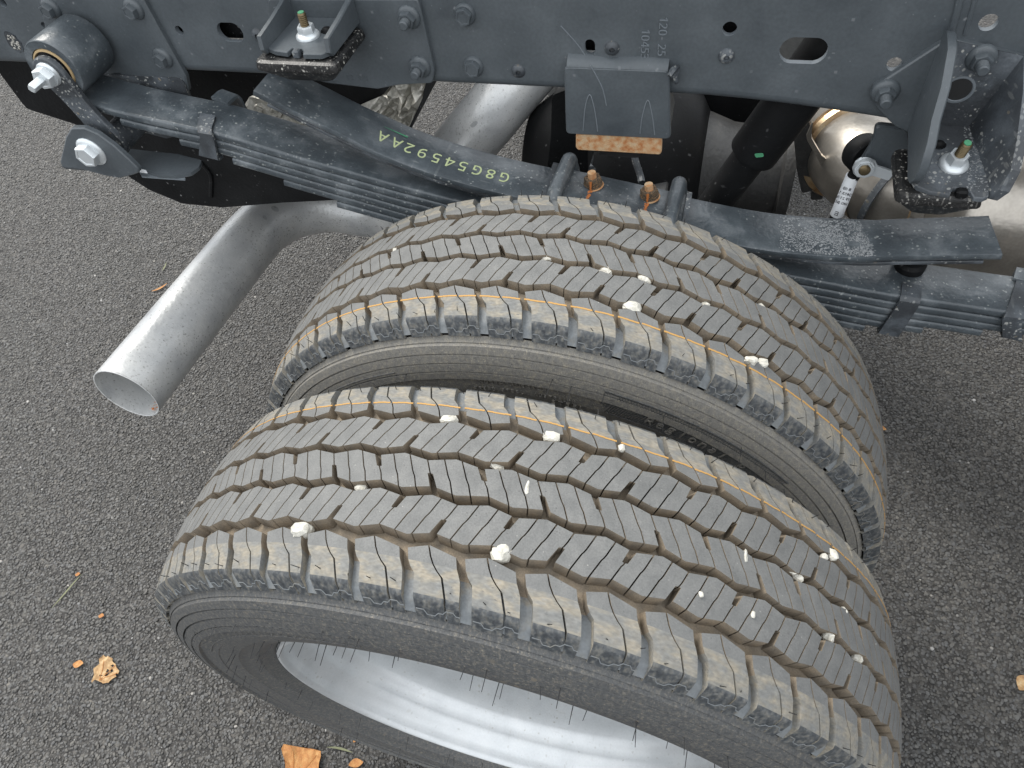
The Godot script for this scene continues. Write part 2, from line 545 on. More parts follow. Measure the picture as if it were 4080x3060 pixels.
# thin irregular flakes scattered inside a four-cornered patch: crust, spatter, rust
func flakes(parent: Node3D, called: String, q: Array, n: int, size: float, up: Vector3, m: Material, sd: int, keep := 0.0) -> void:
	var st := begin()
	var r := RandomNumberGenerator.new()
	r.seed = sd
	var nz := noise(sd, 2.2, 3)
	for i in n:
		var a := r.randf()
		var b := r.randf()
		if nz.get_noise_2d(a * 2.0, b * 2.0) < keep - r.randf() * 0.4:
			continue
		var p: Vector3 = (q[0] as Vector3).lerp(q[1], a).lerp((q[3] as Vector3).lerp(q[2], a), b)
		var u: Vector3 = (q[1] - q[0] as Vector3).normalized()
		var v := up.cross(u).normalized()
		var s := size * (0.25 + 0.75 * pow(r.randf(), 2.0))
		var k := 6
		var w := PackedVector3Array()
		var t0 := r.randf() * TAU
		for j in k:
			var t := t0 + TAU * j / k
			w.append(p + (u * cos(t) * r.randf_range(0.5, 1.3) + v * sin(t) * r.randf_range(0.4, 0.9)) * s)
		var c := p + up * s * 0.3
		for j in k:
			flat(st, c, w[j], w[(j + 1) % k], up)
	put(parent, called, st, m).set_meta("kind", "stuff")

func lettering(st: SurfaceTool, s: String, at: Vector3, right: Vector3, up: Vector3, h: float, depth: float, mono := false) -> float:
	var f := SystemFont.new()
	f.font_names = PackedStringArray(["Droid Sans Mono" if mono else "Droid Sans"])
	var t := TextMesh.new()
	t.text = s
	t.font = f
	t.font_size = 48
	t.pixel_size = h / (48.0 * 0.72)
	t.depth = depth
	t.curve_step = 2.0
	var n := right.cross(up)
	st.append_from(t, 0, Transform3D(Basis(right, up, n), at))
	return t.get_aabb().size.x

# ------------------------------------------------------------------ ground
func ground() -> void:
	var n := noise(5, 0.085, 1, FastNoiseLite.TYPE_CELLULAR)
	n.cellular_return_type = FastNoiseLite.RETURN_CELL_VALUE
	n.cellular_jitter = 1.0
	var size := 1024
	var cell := grey(n, size)
	n.cellular_return_type = FastNoiseLite.RETURN_DISTANCE
	var dist := grey(n, size)
	var fine := grey(noise(9, 0.25, 3), size)
	var big := grey(noise(12, 0.004, 3), size)
	var col := PackedByteArray(); col.resize(size * size * 3)
	var hgt := PackedByteArray(); hgt.resize(size * size)
	var cl := lut([0.0, Color(0.18, 0.175, 0.17), 0.35, Color(0.225, 0.22, 0.213), 0.7, Color(0.27, 0.262, 0.254), 0.985, Color(0.37, 0.36, 0.345), 1.0, Color(0.48, 0.465, 0.44)])
	for i in size * size:
		var c := cl[cell[i]]
		var g := 0.88 + 0.26 * fine[i] / 255.0
		col[i * 3] = clampi(int(c.r * g * 255.0), 0, 255)
		col[i * 3 + 1] = clampi(int(c.g * g * 255.0), 0, 255)
		col[i * 3 + 2] = clampi(int(c.b * g * 255.0), 0, 255)
		var h := 1.0 - pow(dist[i] / 255.0, 1.6) + 0.28 * (fine[i] / 255.0 - 0.5) + 0.35 * (cell[i] / 255.0 - 0.5)
		hgt[i] = clampi(int(h * 210.0), 0, 255)
	var im := Image.create_from_data(size, size, false, Image.FORMAT_RGB8, col)
	var hi := Image.create_from_data(size, size, false, Image.FORMAT_L8, hgt)
	var m := mat("asphalt", Color(0.90, 0.90, 0.90), 0.8, 0.0, tex(im), 0.62)
	m.uv1_triplanar = false
	m.uv1_scale = Vector3.ONE
	m.heightmap_enabled = true
	m.heightmap_texture = tex(hi)
	m.heightmap_scale = 0.45
	var st := begin()
	for c in [[-40, -40], [40, -40], [40, 40], [-40, -40], [40, 40], [-40, 40]]:
		st.set_normal(Vector3.UP)
		st.set_uv(Vector2(c[0], c[1]) / 0.62)
		st.add_vertex(Vector3(c[0], 0, c[1]))
	st.generate_tangents()
	aggregate()
	var g := put(self, "ground", st, m)
	g.set_meta("kind", "structure")
	g.set_meta("label", "coarse dark grey asphalt with light stone flecks under the truck")

# stone chips that stand out of the asphalt where the camera sees it close: too many to count
func aggregate() -> void:
	var r := RandomNumberGenerator.new()
	r.seed = 19
	var st := begin()
	var rings := []
	for q in [[-0.45, 0.75], [0.0, 1.0], [0.42, 0.80], [0.60, 0.42]]:
		var ring := PackedVector3Array()
		for k in 7:
			var a: float = TAU * k / 7.0 + q[0]
			var w: float = q[1] * r.randf_range(0.80, 1.12)
			ring.append(Vector3(cos(a) * w, q[0] + r.randf_range(-0.08, 0.08), sin(a) * w))
		rings.append(ring)
	loft(st, rings, true, true)
	var mm := MultiMesh.new()
	mm.transform_format = MultiMesh.TRANSFORM_3D
	mm.use_colors = true
	mm.mesh = st.commit()
	var spots := []
	var step := 0.0048
	var x := -2.95
	while x < 1.10:
		var z := -2.0
		while z < 0.42:
			# the strip of ground that can be seen, with a margin; under the middle of the truck little shows
			var edge := -0.86 + (z - 0.30) * 0.84
			if x > edge - 0.75 and (x > edge - 0.12 or r.randf() < 1.0 + (x - edge + 0.12) / 0.63) and (x < 0.35 or z < 0.05) and not (x > -0.22 and x < 0.30 and z > -0.55 and z < -0.05):
				if x > -1.7 or r.randf() < 0.75:
					spots.append(Vector2(x, z))
			z += step
		x += step
	mm.instance_count = spots.size()
	for i in spots.size():
		var s := 0.0019 + 0.0021 * pow(r.randf(), 1.8)
		var b := Basis(Vector3(r.randf_range(-1, 1), r.randf_range(-0.3, 0.3), r.randf_range(-1, 1)).normalized(), r.randf_range(0.0, 0.55)) * Basis(Vector3.UP, r.randf() * TAU)
		b = b.scaled_local(Vector3(s * r.randf_range(0.85, 1.35), s * r.randf_range(0.6, 1.0), s * r.randf_range(0.75, 1.1)))
		mm.set_instance_transform(i, Transform3D(b, Vector3(spots[i].x + r.randf_range(-0.0023, 0.0023), r.randf_range(-0.0014, 0.0008), spots[i].y + r.randf_range(-0.0023, 0.0023))))
		var g := 0.042 + 0.050 * r.randf()
		if r.randf() < 0.0035: g = r.randf_range(0.12, 0.30)
		var warm := r.randf_range(0.0, 0.10)
		mm.set_instance_color(i, Color(g * (1.0 + warm * 0.6), g, g * (1.0 - warm)))
	var m := StandardMaterial3D.new()
	m.vertex_color_use_as_albedo = true
	m.roughness = 0.6
	var o := MultiMeshInstance3D.new()
	o.multimesh = mm
	o.material_override = m
	o.name = "asphalt_aggregate"
	add_child(o, true)
	o.set_meta("kind", "stuff")
	o.set_meta("label", "grey stone aggregate standing out of the asphalt surface")

# ------------------------------------------------------------------ frame rail
func rail_bottom(x: float) -> float:
	if x < 0.10: return 0.8165
	if x < 0.36: return 0.8165 - 0.0235 * pow((x - 0.10) / 0.26, 1.6)
	return 0.793 - minf(x - 0.36, 0.5) * 0.145

func frame_rail(truck: Node3D) -> void:
	var fr := part(truck, "frame_rail")
	var web := CSGCombiner3D.new()
	hang(fr, "web", web)
	var pg := CSGPolygon3D.new()
	var o := PackedVector2Array()
	var x := -1.15
	while x < 1.621:
		o.append(Vector2(x, rail_bottom(x) + 0.012))
		x += 0.04
	o.append(Vector2(1.62, 1.03))
	o.append(Vector2(-1.15, 1.03))
	pg.polygon = o
	pg.depth = 0.007
	pg.position = Vector3(0, 0, RZ)       # the polygon is pushed towards -z
	pg.material = M.paint
	web.add_child(pg)
	# drilled and punched holes: position, width, height
	for h in [[Vector3(-0.6363, 0.8979, -0.5050), 0.009, 0.010], [Vector3(-0.7272, 0.8735, -0.5050), 0.010, 0.010], [Vector3(-0.5204, 0.8730, -0.5050), 0.011, 0.012], [Vector3(-0.4477, 0.8728, -0.5050), 0.035, 0.024], [Vector3(-0.7728, 0.9018, -0.5050), 0.011, 0.012],
			[Vector3(-0.0025, 0.8689, -0.5050), 0.0115, 0.018], [Vector3(0.1404, 0.8930, -0.5050), 0.0145, 0.0145], [Vector3(0.2150, 0.8730, -0.5050), 0.046, 0.027], [Vector3(0.3023, 0.8625, -0.5050), 0.014, 0.014], [Vector3(0.3693, 0.9049, -0.5050), 0.016, 0.0155]]:
		var c: Vector3 = h[0]
		var w: float = h[1]
		var t: float = h[2]
		var hole := CSGPolygon3D.new()
		var q := PackedVector2Array()
		var r := minf(w, t) * 0.5
		for k in 28:
			var a := TAU * (k + 0.5) / 28.0
			q.append(Vector2(c.x + signf(cos(a)) * (w * 0.5 - r) + cos(a) * r, c.y + signf(sin(a)) * (t * 0.5 - r) + sin(a) * r))
		hole.polygon = q
		hole.depth = 0.03
		hole.position = Vector3(0, 0, RZ + 0.01)
		hole.operation = CSGShape3D.OPERATION_SUBTRACTION
		hole.material = M.edge
		web.add_child(hole)
	# rolled lower flange and the upper one
	for top in [false, true]:
		var rings := []
		x = -1.15
		while x < 1.621:
			var s := -1.0 if top else 1.0
			var y: float = 1.0415 if top else rail_bottom(x)
			var ring := PackedVector3Array()
			for k in 7:
				var a := PI * 0.5 * k / 6.0
				ring.append(Vector3(x, y + s * (0.012 - 0.012 * sin(a)), RZ - 0.012 + 0.012 * cos(a)))
			ring.append(Vector3(x, y, RZ - 0.075))
			ring.append(Vector3(x, y + s * 0.007, RZ - 0.075))
			for k in 4:
				var a := PI * 0.5 * (1.0 - k / 3.0)
				ring.append(Vector3(x, y + s * (0.012 - 0.005 * sin(a)), RZ - 0.012 + 0.005 * cos(a)))
			rings.append(ring)
			x += 0.04
		var st := begin()
		loft(st, rings, true, true)
		put(fr, "flange", st, M.paint)
	# black conduit lying inside the channel
	var cd := begin()
	loft(cd, [rounded([Vector3(-1.15, 0.850, -0.527), Vector3(-1.15, 1.02, -0.527), Vector3(-1.15, 1.02, -0.572), Vector3(-1.15, 0.850, -0.572)], 0.012), rounded([Vector3(0.150, 0.850, -0.527), Vector3(0.150, 1.02, -0.527), Vector3(0.150, 1.02, -0.572), Vector3(0.150, 0.850, -0.572)], 0.012)], true, true)
	put(fr, "conduit", cd, M.black)
	# flange bolts straight in the web
	for p in [Vector3(-0.1400, 0.9012, -0.5050), Vector3(-0.1390, 0.8422, -0.5050), Vector3(-0.3627, 0.9010, -0.5050)]:
		bolt(fr, "bolt", p, Vector3.BACK, 0.0122, 0.0166, 0.0098, 0, 0, M.paint, 0.25)
	# small weld plugs with a slot
	for p in [Vector3(0.0220, 0.8690, -0.5050), Vector3(-0.0854, 0.8388, -0.5050), Vector3(0.1408, 0.8648, -0.5050), Vector3(-0.4094, 0.8711, -0.5050)]:
		var st := begin()
		lathe(st, [Vector2(0.0085, -0.001), Vector2(0.0078, 0.0015), Vector2(0.0055, 0.0036), Vector2(0.0032, 0.0042), Vector2(0.0026, 0.001), Vector2(0, 0.0005)], p + Vector3(rng.randf_range(-0.0004, 0.0004), 0, 0), Vector3(0.1, -0.1, 1), 12)
		put(fr, "weld_plug", st, M.sprayed)
	# scraped spot at the tail
	var sp := begin()
	var c0: Vector3 = Vector3(-0.7966, 0.8496, -0.5050)
	for ring in [[0.011, 0.015, 0.0006]]:
		var w := PackedVector3Array()
		for k in 18:
			var a := TAU * k / 18.0
			w.append(c0 + Vector3(cos(a) * ring[0] * rng.randf_range(0.85, 1.1), sin(a) * ring[1] * rng.randf_range(0.85, 1.1), 0.0002))
		prism(sp, w, Vector3(0, 0, 0.0006))
	put(fr, "scraped_spot", sp, M.sprayed)
	flakes(fr, "bare_metal", [c0 + Vector3(-0.007, -0.010, 0.0012), c0 + Vector3(0.007, -0.010, 0.0012), c0 + Vector3(0.007, 0.010, 0.0012), c0 + Vector3(-0.007, 0.010, 0.0012)], 60, 0.0026, Vector3.BACK, M.bare_spot, 5, -0.5)
	# stamped numbers, reading downwards
	var tx := begin()
	lettering(tx, "120   25", Vector3(0.0743, 0.8833, -0.5045), Vector3.DOWN, Vector3.RIGHT, 0.0085, 0.0015)
	lettering(tx, "10453", Vector3(0.0567, 0.8748, -0.5045), Vector3.DOWN, Vector3.RIGHT, 0.0085, 0.0015)
	put(fr, "stamped_numbers", tx, M.edge)  # brighter than the rail paint: highlights of the stamping put into the colour
	# overlapping joint of the front rail section
	var js := begin()
	tube(js, curve([Vector3(0.3369, 0.9307, -0.5050), Vector3(0.3397, 0.9126, -0.5050), Vector3(0.3417, 0.8931, -0.5050)], 5), 0.0035, 8)
	put(fr, "weld_seam", js, M.paint)
	js = begin()
	tube(js, curve([Vector3(0.3498, 0.9286, -0.5055), Vector3(0.3517, 0.9116, -0.5055), Vector3(0.3537, 0.8938, -0.5055)], 5), 0.0022, 8)
	put(fr, "weld_seam", js, M.paint)

# ------------------------------------------------------------------ body mounts on the rail
func mounts(truck: Node3D) -> void:
	# rear one: plate, channel, isolator
	var a := part(truck, "body_mount")
	var st := begin()
	prism(st, rounded([Vector3(-0.3731, 0.9169, -0.5050), Vector3(-0.3808, 0.8983, -0.5050), Vector3(-0.3772, 0.8761, -0.5050), Vector3(-0.3534, 0.8206, -0.5050), Vector3(-0.3304, 0.8163, -0.5050), Vector3(-0.2650, 0.8119, -0.5050), Vector3(-0.2344, 0.8190, -0.5050), Vector3(-0.1912, 0.8231, -0.5050), Vector3(-0.1857, 0.8382, -0.5050), Vector3(-0.1878, 0.9126, -0.5050), Vector3(-0.1895, 0.9197, -0.5050)], 0.006), Vector3(0, 0, 0.0075), 0.0012)
	put(a, "base_plate", st, M.paint)
	var x0 := -0.3455
	var x1 := -0.2705
	var yf := 0.8925
	st = begin()
	# channel floor with the notch in its front edge
	var fl := PackedVector3Array([Vector3(x0, yf, -0.4975), Vector3(x1, yf, -0.4975), Vector3(x1, yf, -0.424), Vector3(x1 - 0.006, yf, -0.4175), Vector3(-0.2975, yf, -0.4165),
		Vector3(-0.3000, yf, -0.4235), Vector3(-0.3045, yf, -0.4285), Vector3(-0.3160, yf, -0.4290), Vector3(-0.3180, yf, -0.4190), Vector3(-0.334, yf, -0.4215), Vector3(x0, yf, -0.427)])
	prism(st, fl, Vector3(0, 0.005, 0), 0.0006)
	put(a, "channel_floor", st, M.paint)
	for s in 2:
		st = begin()
		var xx: float = x0 if s == 0 else x1
		var w := PackedVector3Array([Vector3(xx, yf, -0.4975), Vector3(xx, yf, -0.424), Vector3(xx, yf + 0.006, -0.4195), Vector3(xx, yf + 0.020, -0.4225), Vector3(xx, yf + 0.0235, -0.455), Vector3(xx, yf + 0.030, -0.4975)])
		prism(st, w, Vector3(-0.006 if s == 0 else 0.006, 0, 0), 0.0012)
		put(a, "channel_wall", st, M.paint)
	isolator(a, -0.357, -0.258, yf - 0.003, -0.409, -0.492, 0.021)
	st = begin()
	prism(st, rounded([Vector3(-0.3135, yf - 0.004, -0.428), Vector3(-0.3055, yf - 0.004, -0.428), Vector3(-0.3055, yf - 0.004, -0.420), Vector3(-0.3135, yf - 0.004, -0.420)], 0.002), Vector3(0, 0.010, 0), 0.0015)
	put(a, "rubber_tongue", st, M.sprayed)
	bolt(a, "nut", Vector3(-0.3085, yf + 0.0055, -0.4545), Vector3(0.02, 1, 0), 0.0135, 0.0165, 0.012, 0.0048, 0.0135, M.zinc, 0.2)
	st = begin()
	lathe(st, [Vector2(0.0036, 0), Vector2(0.0034, 0.0006), Vector2(0, 0.0008)], Vector3(-0.3082, yf + 0.0311, -0.4545), Vector3.UP, 12)
	put(a, "paint_mark", st, M.green_paint)
	rubber_plug(a, Vector3(-0.2905, yf + 0.0052, -0.4665))
	for p in [Vector3(-0.2031, 0.9005, -0.4975), Vector3(-0.2026, 0.8433, -0.4975)]:
		bolt(a, "bolt", p, Vector3(-0.02, -0.05, 1), 0.0134, 0.0168, 0.0115, 0.0056, 0.0085, M.paint, 0.1)
	var tx := begin()
	lettering(tx, "P2   121", Vector3(-0.2881, 0.8257, -0.4974), Vector3.RIGHT, Vector3.UP, 0.006, 0.0007)
	put(a, "stamped_numbers", tx, M.paint)

	# front one: gusset plate, two tall fins, sloping floor, isolator
	var b := part(truck, "body_mount")
	st = begin()
	var plate := rounded([Vector3(0.2885, 0.8310, -0.5050), Vector3(0.2884, 0.8416, -0.5050), Vector3(0.3395, 0.8930, -0.5050), Vector3(0.4087, 0.8774, -0.5050), Vector3(0.4550, 0.8651, -0.5050), Vector3(0.4983, 0.7711, -0.5050), Vector3(0.4188, 0.7750, -0.5050), Vector3(0.3350, 0.7936, -0.5050), Vector3(0.3230, 0.7985, -0.5050), Vector3(0.2986, 0.8180, -0.5050)], 0.010)
	prism(st, plate, Vector3(0, 0, 0.0075), 0.0015)
	put(b, "gusset_plate", st, M.paint)
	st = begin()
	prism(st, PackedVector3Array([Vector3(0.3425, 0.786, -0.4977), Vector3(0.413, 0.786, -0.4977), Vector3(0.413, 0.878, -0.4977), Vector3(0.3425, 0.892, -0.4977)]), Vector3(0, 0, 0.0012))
	put(b, "back_shade_sheet", st, M.sprayed)  # added dark sheet: the shade between the fins put into its colour
	var hp: Vector3 = Vector3(0.3656, 0.8441, -0.4963)
	st = begin()
	lathe(st, [Vector2(0.0142, 0.0), Vector2(0.0142, 0.0009), Vector2(0.0120, 0.0012), Vector2(0.0112, 0.0003), Vector2(0.0112, -0.001)], hp, Vector3.BACK, 28)
	put(b, "hole_rim", st, M.edge)
	st = begin()
	lathe(st, [Vector2(0.0114, 0.0), Vector2(0.0114, 0.0004), Vector2(0.0, 0.0004)], hp, Vector3.BACK, 28)
	put(b, "hole_shade_disc", st, M.black_rubber)  # flat black disc painted in for the shade inside the hole
	st = begin()
	var xf := 0.334
	var fin := PackedVector3Array([Vector3(xf, 0.900, -0.4975), Vector3(xf, 0.903, -0.488), Vector3(xf, 0.899, -0.466), Vector3(xf, 0.877, -0.4415), Vector3(xf, 0.850, -0.4295), Vector3(xf, 0.836, -0.4145), Vector3(xf, 0.816, -0.4065), Vector3(xf, 0.800, -0.4085), Vector3(xf, 0.789, -0.417), Vector3(xf, 0.785, -0.430), Vector3(xf, 0.800, -0.4975)])
	prism(st, fin, Vector3(0.0085, 0, 0), 0.0014)
	put(b, "fin", st, M.paint)
	st = begin()
	# the front fin splays outwards from a narrow root
	var inner := [Vector3(0.3885, 0.8041, -0.4975), Vector3(0.4061, 0.7803, -0.4140), Vector3(0.4111, 0.7931, -0.4110), Vector3(0.4136, 0.8119, -0.4175), Vector3(0.4127, 0.8319, -0.4340), Vector3(0.4109, 0.8602, -0.4680), Vector3(0.4075, 0.8802, -0.4975)]
	var outer := []
	for v in inner: outer.append(v + Vector3(0.0085, -0.001, 0.001))
	for k in range(1, inner.size() - 1):
		flat(st, inner[0], inner[k], inner[k + 1], Vector3(-1, 0.3, 0.2))
		flat(st, outer[0], outer[k], outer[k + 1], Vector3(1, -0.3, -0.2))
	for k in inner.size():
		var k2 := (k + 1) % inner.size()
		flat4(st, inner[k], inner[k2], outer[k2], outer[k], inner[k] + inner[k2] - inner[0] * 0.6 - inner[4] * 1.4)
	put(b, "fin", st, M.sprayed)
	st = begin()
	var fy := func(zz: float) -> float: return 0.780 + (-0.41 - zz) * 0.23
	var f2 := PackedVector3Array()
	for q in [[0.335, -0.4975], [0.390, -0.4975], [0.406, -0.425], [0.405, -0.412], [0.400, -0.4085], [0.392, -0.4085], [0.389, -0.415], [0.383, -0.4185], [0.374, -0.4185], [0.371, -0.4095], [0.352, -0.412], [0.342, -0.417], [0.335, -0.428]]:
		f2.append(Vector3(q[0], fy.call(q[1]), q[1]))
	prism(st, f2, Vector3(0, 0.005, 0), 0.0008)
	put(b, "channel_floor", st, M.sprayed)
	isolator(b, 0.326, 0.402, 0.780, -0.408, -0.488, 0.025)
	st = begin()
	prism(st, rounded([Vector3(0.3765, 0.776, -0.4195), Vector3(0.3870, 0.776, -0.4195), Vector3(0.3870, 0.776, -0.4100), Vector3(0.3765, 0.776, -0.4100)], 0.003), Vector3(0, 0.0125, 0), 0.002)
	put(b, "rubber_tongue", st, M.black)
	var np: Vector3 = Vector3(0.3745, fy.call(-0.4475) + 0.005, -0.4475)
	bolt(b, "nut", np, Vector3(0.06, 1, 0.22), 0.0140, 0.0165, 0.0135, 0.0052, 0.015, M.zinc, 0.5)
	st = begin()
	lathe(st, [Vector2(0.0036, 0), Vector2(0.0034, 0.0006), Vector2(0, 0.0008)], np + Vector3(0.06, 1, 0.22).normalized() * 0.0288, Vector3(0.06, 1, 0.22), 12)
	put(b, "paint_mark", st, M.green_paint)
	rubber_plug(b, Vector3(0.3605, fy.call(-0.470) + 0.0052, -0.470))
	for p in [Vector3(0.3012, 0.8374, -0.4975), Vector3(0.3735, 0.8754, -0.4975)]:
		bolt(b, "bolt", p, Vector3(0.02, -0.12, 1), 0.0136, 0.0164, 0.0105, 0.0058, 0.0100, M.paint, 0.4)
	# caked spray along the middle of the floor
	flakes(b, "dried_spray", [Vector3(0.384, fy.call(-0.495) + 0.0054, -0.495), Vector3(0.400, fy.call(-0.495) + 0.0054, -0.495), Vector3(0.405, fy.call(-0.414) + 0.0054, -0.414), Vector3(0.386, fy.call(-0.414) + 0.0054, -0.414)], 500, 0.0013, Vector3.UP, M.salt, 71, -0.1)

func isolator(parent: Node3D, x0: float, x1: float, y: float, z1: float, z0: float, h: float) -> void:
	var st := begin()
	var r := [box_ring(x0 + 0.004, x1 - 0.004, z0 + 0.004, z1 - 0.004, y + 0.0015, 0.008), box_ring(x0, x1, z0, z1, y, 0.009), box_ring(x0 - 0.0012, x1 + 0.0012, z0 - 0.0012, z1 + 0.0012, y - 0.006, 0.009), box_ring(x0 - 0.0012, x1 + 0.0012, z0 - 0.0012, z1 + 0.0012, y - 0.008, 0.009)]
	loft(st, r, true, true)
	put(parent, "isolator_rim", st, M.splashed_rubber)
	st = begin()
	loft(st, [box_ring(x0 + 0.0005, x1 - 0.0005, z0 + 0.0005, z1 - 0.0005, y - 0.0081, 0.009), box_ring(x0 + 0.002, x1 - 0.002, z0 + 0.002, z1 - 0.002, y - 0.011, 0.009), box_ring(x0 + 0.019, x1 - 0.019, z0 + 0.016, z1 - 0.016, y - h - 0.006, 0.010), box_ring(x0 + 0.023, x1 - 0.023, z0 + 0.020, z1 - 0.020, y - h - 0.008, 0.010)], true, true)
	put(parent, "isolator_pad", st, M.splashed_rubber)

func rubber_plug(parent: Node3D, at: Vector3) -> void:
	var st := begin()
	var rings := []
	for q in [[0.0062, 0.0], [0.0060, 0.0010], [0.0048, 0.0004], [0.0042, 0.0030], [0.0030, 0.0042], [0.0002, 0.0046]]:
		var ring := PackedVector3Array()
		for k in 16:
			var a := TAU * k / 16.0
			ring.append(at + Vector3(cos(a) * q[0] * 1.25, q[1], sin(a) * q[0]))
		rings.append(ring)
	loft(st, rings, true, false)
	put(parent, "rubber_plug", st, M.black)

# ------------------------------------------------------------------ bump stop bracket over the spring
func bump_stop(truck: Node3D) -> void:
	var p := part(truck, "bump_stop_bracket")
	var zf := -0.493
	var st := begin()
	prism(st, rounded([Vector3(-0.0293, 0.8527, -0.4990), Vector3(0.0846, 0.8528, -0.4990), Vector3(0.0927, 0.7706, -0.4990), Vector3(-0.0303, 0.7690, -0.4990)], 0.006), Vector3(0, 0, 0.006), 0.0015)
	put(p, "front_plate", st, M.paint)
	# top bend back to the rail and the two sides
	st = begin()
	var l: Vector3 = Vector3(-0.0265, 0.8525, -0.4990)
	var r: Vector3 = Vector3(0.0832, 0.8519, -0.4990)
	var rings := []
	for i in 9:
		var t := i / 8.0
		var q := l.lerp(r, t)
		var w := 0.0012 * sin(t * 9.0 + 1.0)
		rings.append(PackedVector3Array([Vector3(q.x, q.y - 0.006, zf - 0.0035), Vector3(q.x, q.y - 0.0015, zf - 0.0005), Vector3(q.x, q.y + 0.0005, zf - 0.0006), Vector3(q.x, q.y + 0.0030 + w, zf - 0.003), Vector3(q.x, q.y + 0.0062 + w, RZ + 0.0045), Vector3(q.x, q.y + 0.0085 + w, RZ - 0.001), Vector3(q.x, q.y - 0.006, RZ - 0.001)]))
	loft(st, rings, true, true)
	put(p, "weld_bead", st, M.paint)
	for s in 2:
		var t: Vector3 = Vector3(-0.0249, 0.8451, -0.4990) if s == 0 else Vector3(0.0829, 0.8466, -0.4990)
		var u: Vector3 = Vector3(-0.0266, 0.7702, -0.4990) if s == 0 else Vector3(0.0899, 0.7728, -0.4990)
		st = begin()
		prism(st, PackedVector3Array([Vector3(t.x, t.y + 0.006, -0.4985), Vector3(u.x, u.y, -0.4985), Vector3(u.x, u.y + 0.012, RZ - 0.04), Vector3(t.x, t.y + 0.006, RZ - 0.001)]), Vector3(0.005 if s == 0 else -0.005, 0, 0), 0.0006)
		put(p, "side_plate", st, M.paint)
	st = begin()
	tube(st, curve([Vector3(0.0866, 0.8526, -0.4830), Vector3(0.0892, 0.8560, -0.4880), Vector3(0.0925, 0.8539, -0.4980), Vector3(0.0911, 0.8444, -0.4980), Vector3(0.0931, 0.8362, -0.4990)], 4), [0.003, 0.003, 0.0034, 0.0038, 0.004, 0.004, 0.0036, 0.0034, 0.003, 0.0034, 0.0036, 0.0034, 0.003, 0.0028, 0.003, 0.0028, 0.0022], 7)
	put(p, "weld_bead", st, M.sprayed)
	# raised ribs pressed in the plate
	for q in [[[960, 960], [985, 780], [1020, 690], [1050, 780], [1075, 965]], [[1380, 985], [1400, 830], [1430, 740], [1470, 830], [1492, 990]]]:
		pass
	st = begin()
	tube(st, curve([Vector3(-0.0092, 0.7754, -0.4928), Vector3(-0.0066, 0.8036, -0.4928), Vector3(-0.0010, 0.8215, -0.4928), Vector3(0.0044, 0.8042, -0.4928), Vector3(0.0081, 0.7756, -0.4928)], 5), 0.0007, 5)
	put(p, "pressed_rib", st, M.edge)
	st = begin()
	tube(st, curve([Vector3(0.0575, 0.7763, -0.4928), Vector3(0.0591, 0.7990, -0.4928), Vector3(0.0642, 0.8184, -0.4928), Vector3(0.0701, 0.7997, -0.4928), Vector3(0.0742, 0.7757, -0.4928)], 5), 0.0007, 5)
	put(p, "pressed_rib", st, M.edge)
	st = begin()
	tube(st, curve([Vector3(0.0003, 0.8557, -0.4928), Vector3(0.0077, 0.8420, -0.4928), Vector3(0.0141, 0.8280, -0.4928), Vector3(0.0181, 0.8092, -0.4928)], 5), 0.0007, 5)
	put(p, "scratch", st, M.edge)
	st = begin()
	tube(st, curve([Vector3(-0.0337, 0.8916, -0.5048), Vector3(-0.0237, 0.8809, -0.5048), Vector3(-0.0150, 0.8708, -0.5048), Vector3(-0.0077, 0.8600, -0.5048)], 5), 0.0006, 5)
	put(p, "scratch", st, M.edge)
	# rusty cup of the rubber stop and the rubber under it
	st = begin()
	prism(st, rounded([Vector3(-0.0192, 0.7694, -0.5010), Vector3(0.0826, 0.7695, -0.5010), Vector3(0.0831, 0.7501, -0.5010), Vector3(0.0813, 0.7464, -0.5010), Vector3(-0.0174, 0.7452, -0.5010), Vector3(-0.0198, 0.7488, -0.5010)], 0.004), Vector3(0, 0, 0.004), 0.0012)
	put(p, "rusty_cup", st, M.rusty)
	st = begin()
	var c: Vector3 = Vector3(0.0330, 0.7391, -0.5100)
	loft(st, [box_ring(c.x - 0.030, c.x + 0.030, -0.56, -0.503, c.y + 0.03, 0.012), box_ring(c.x - 0.028, c.x + 0.028, -0.56, -0.504, c.y - 0.004, 0.012)], true, true)
	put(p, "rubber_stop", st, M.black_rubber)

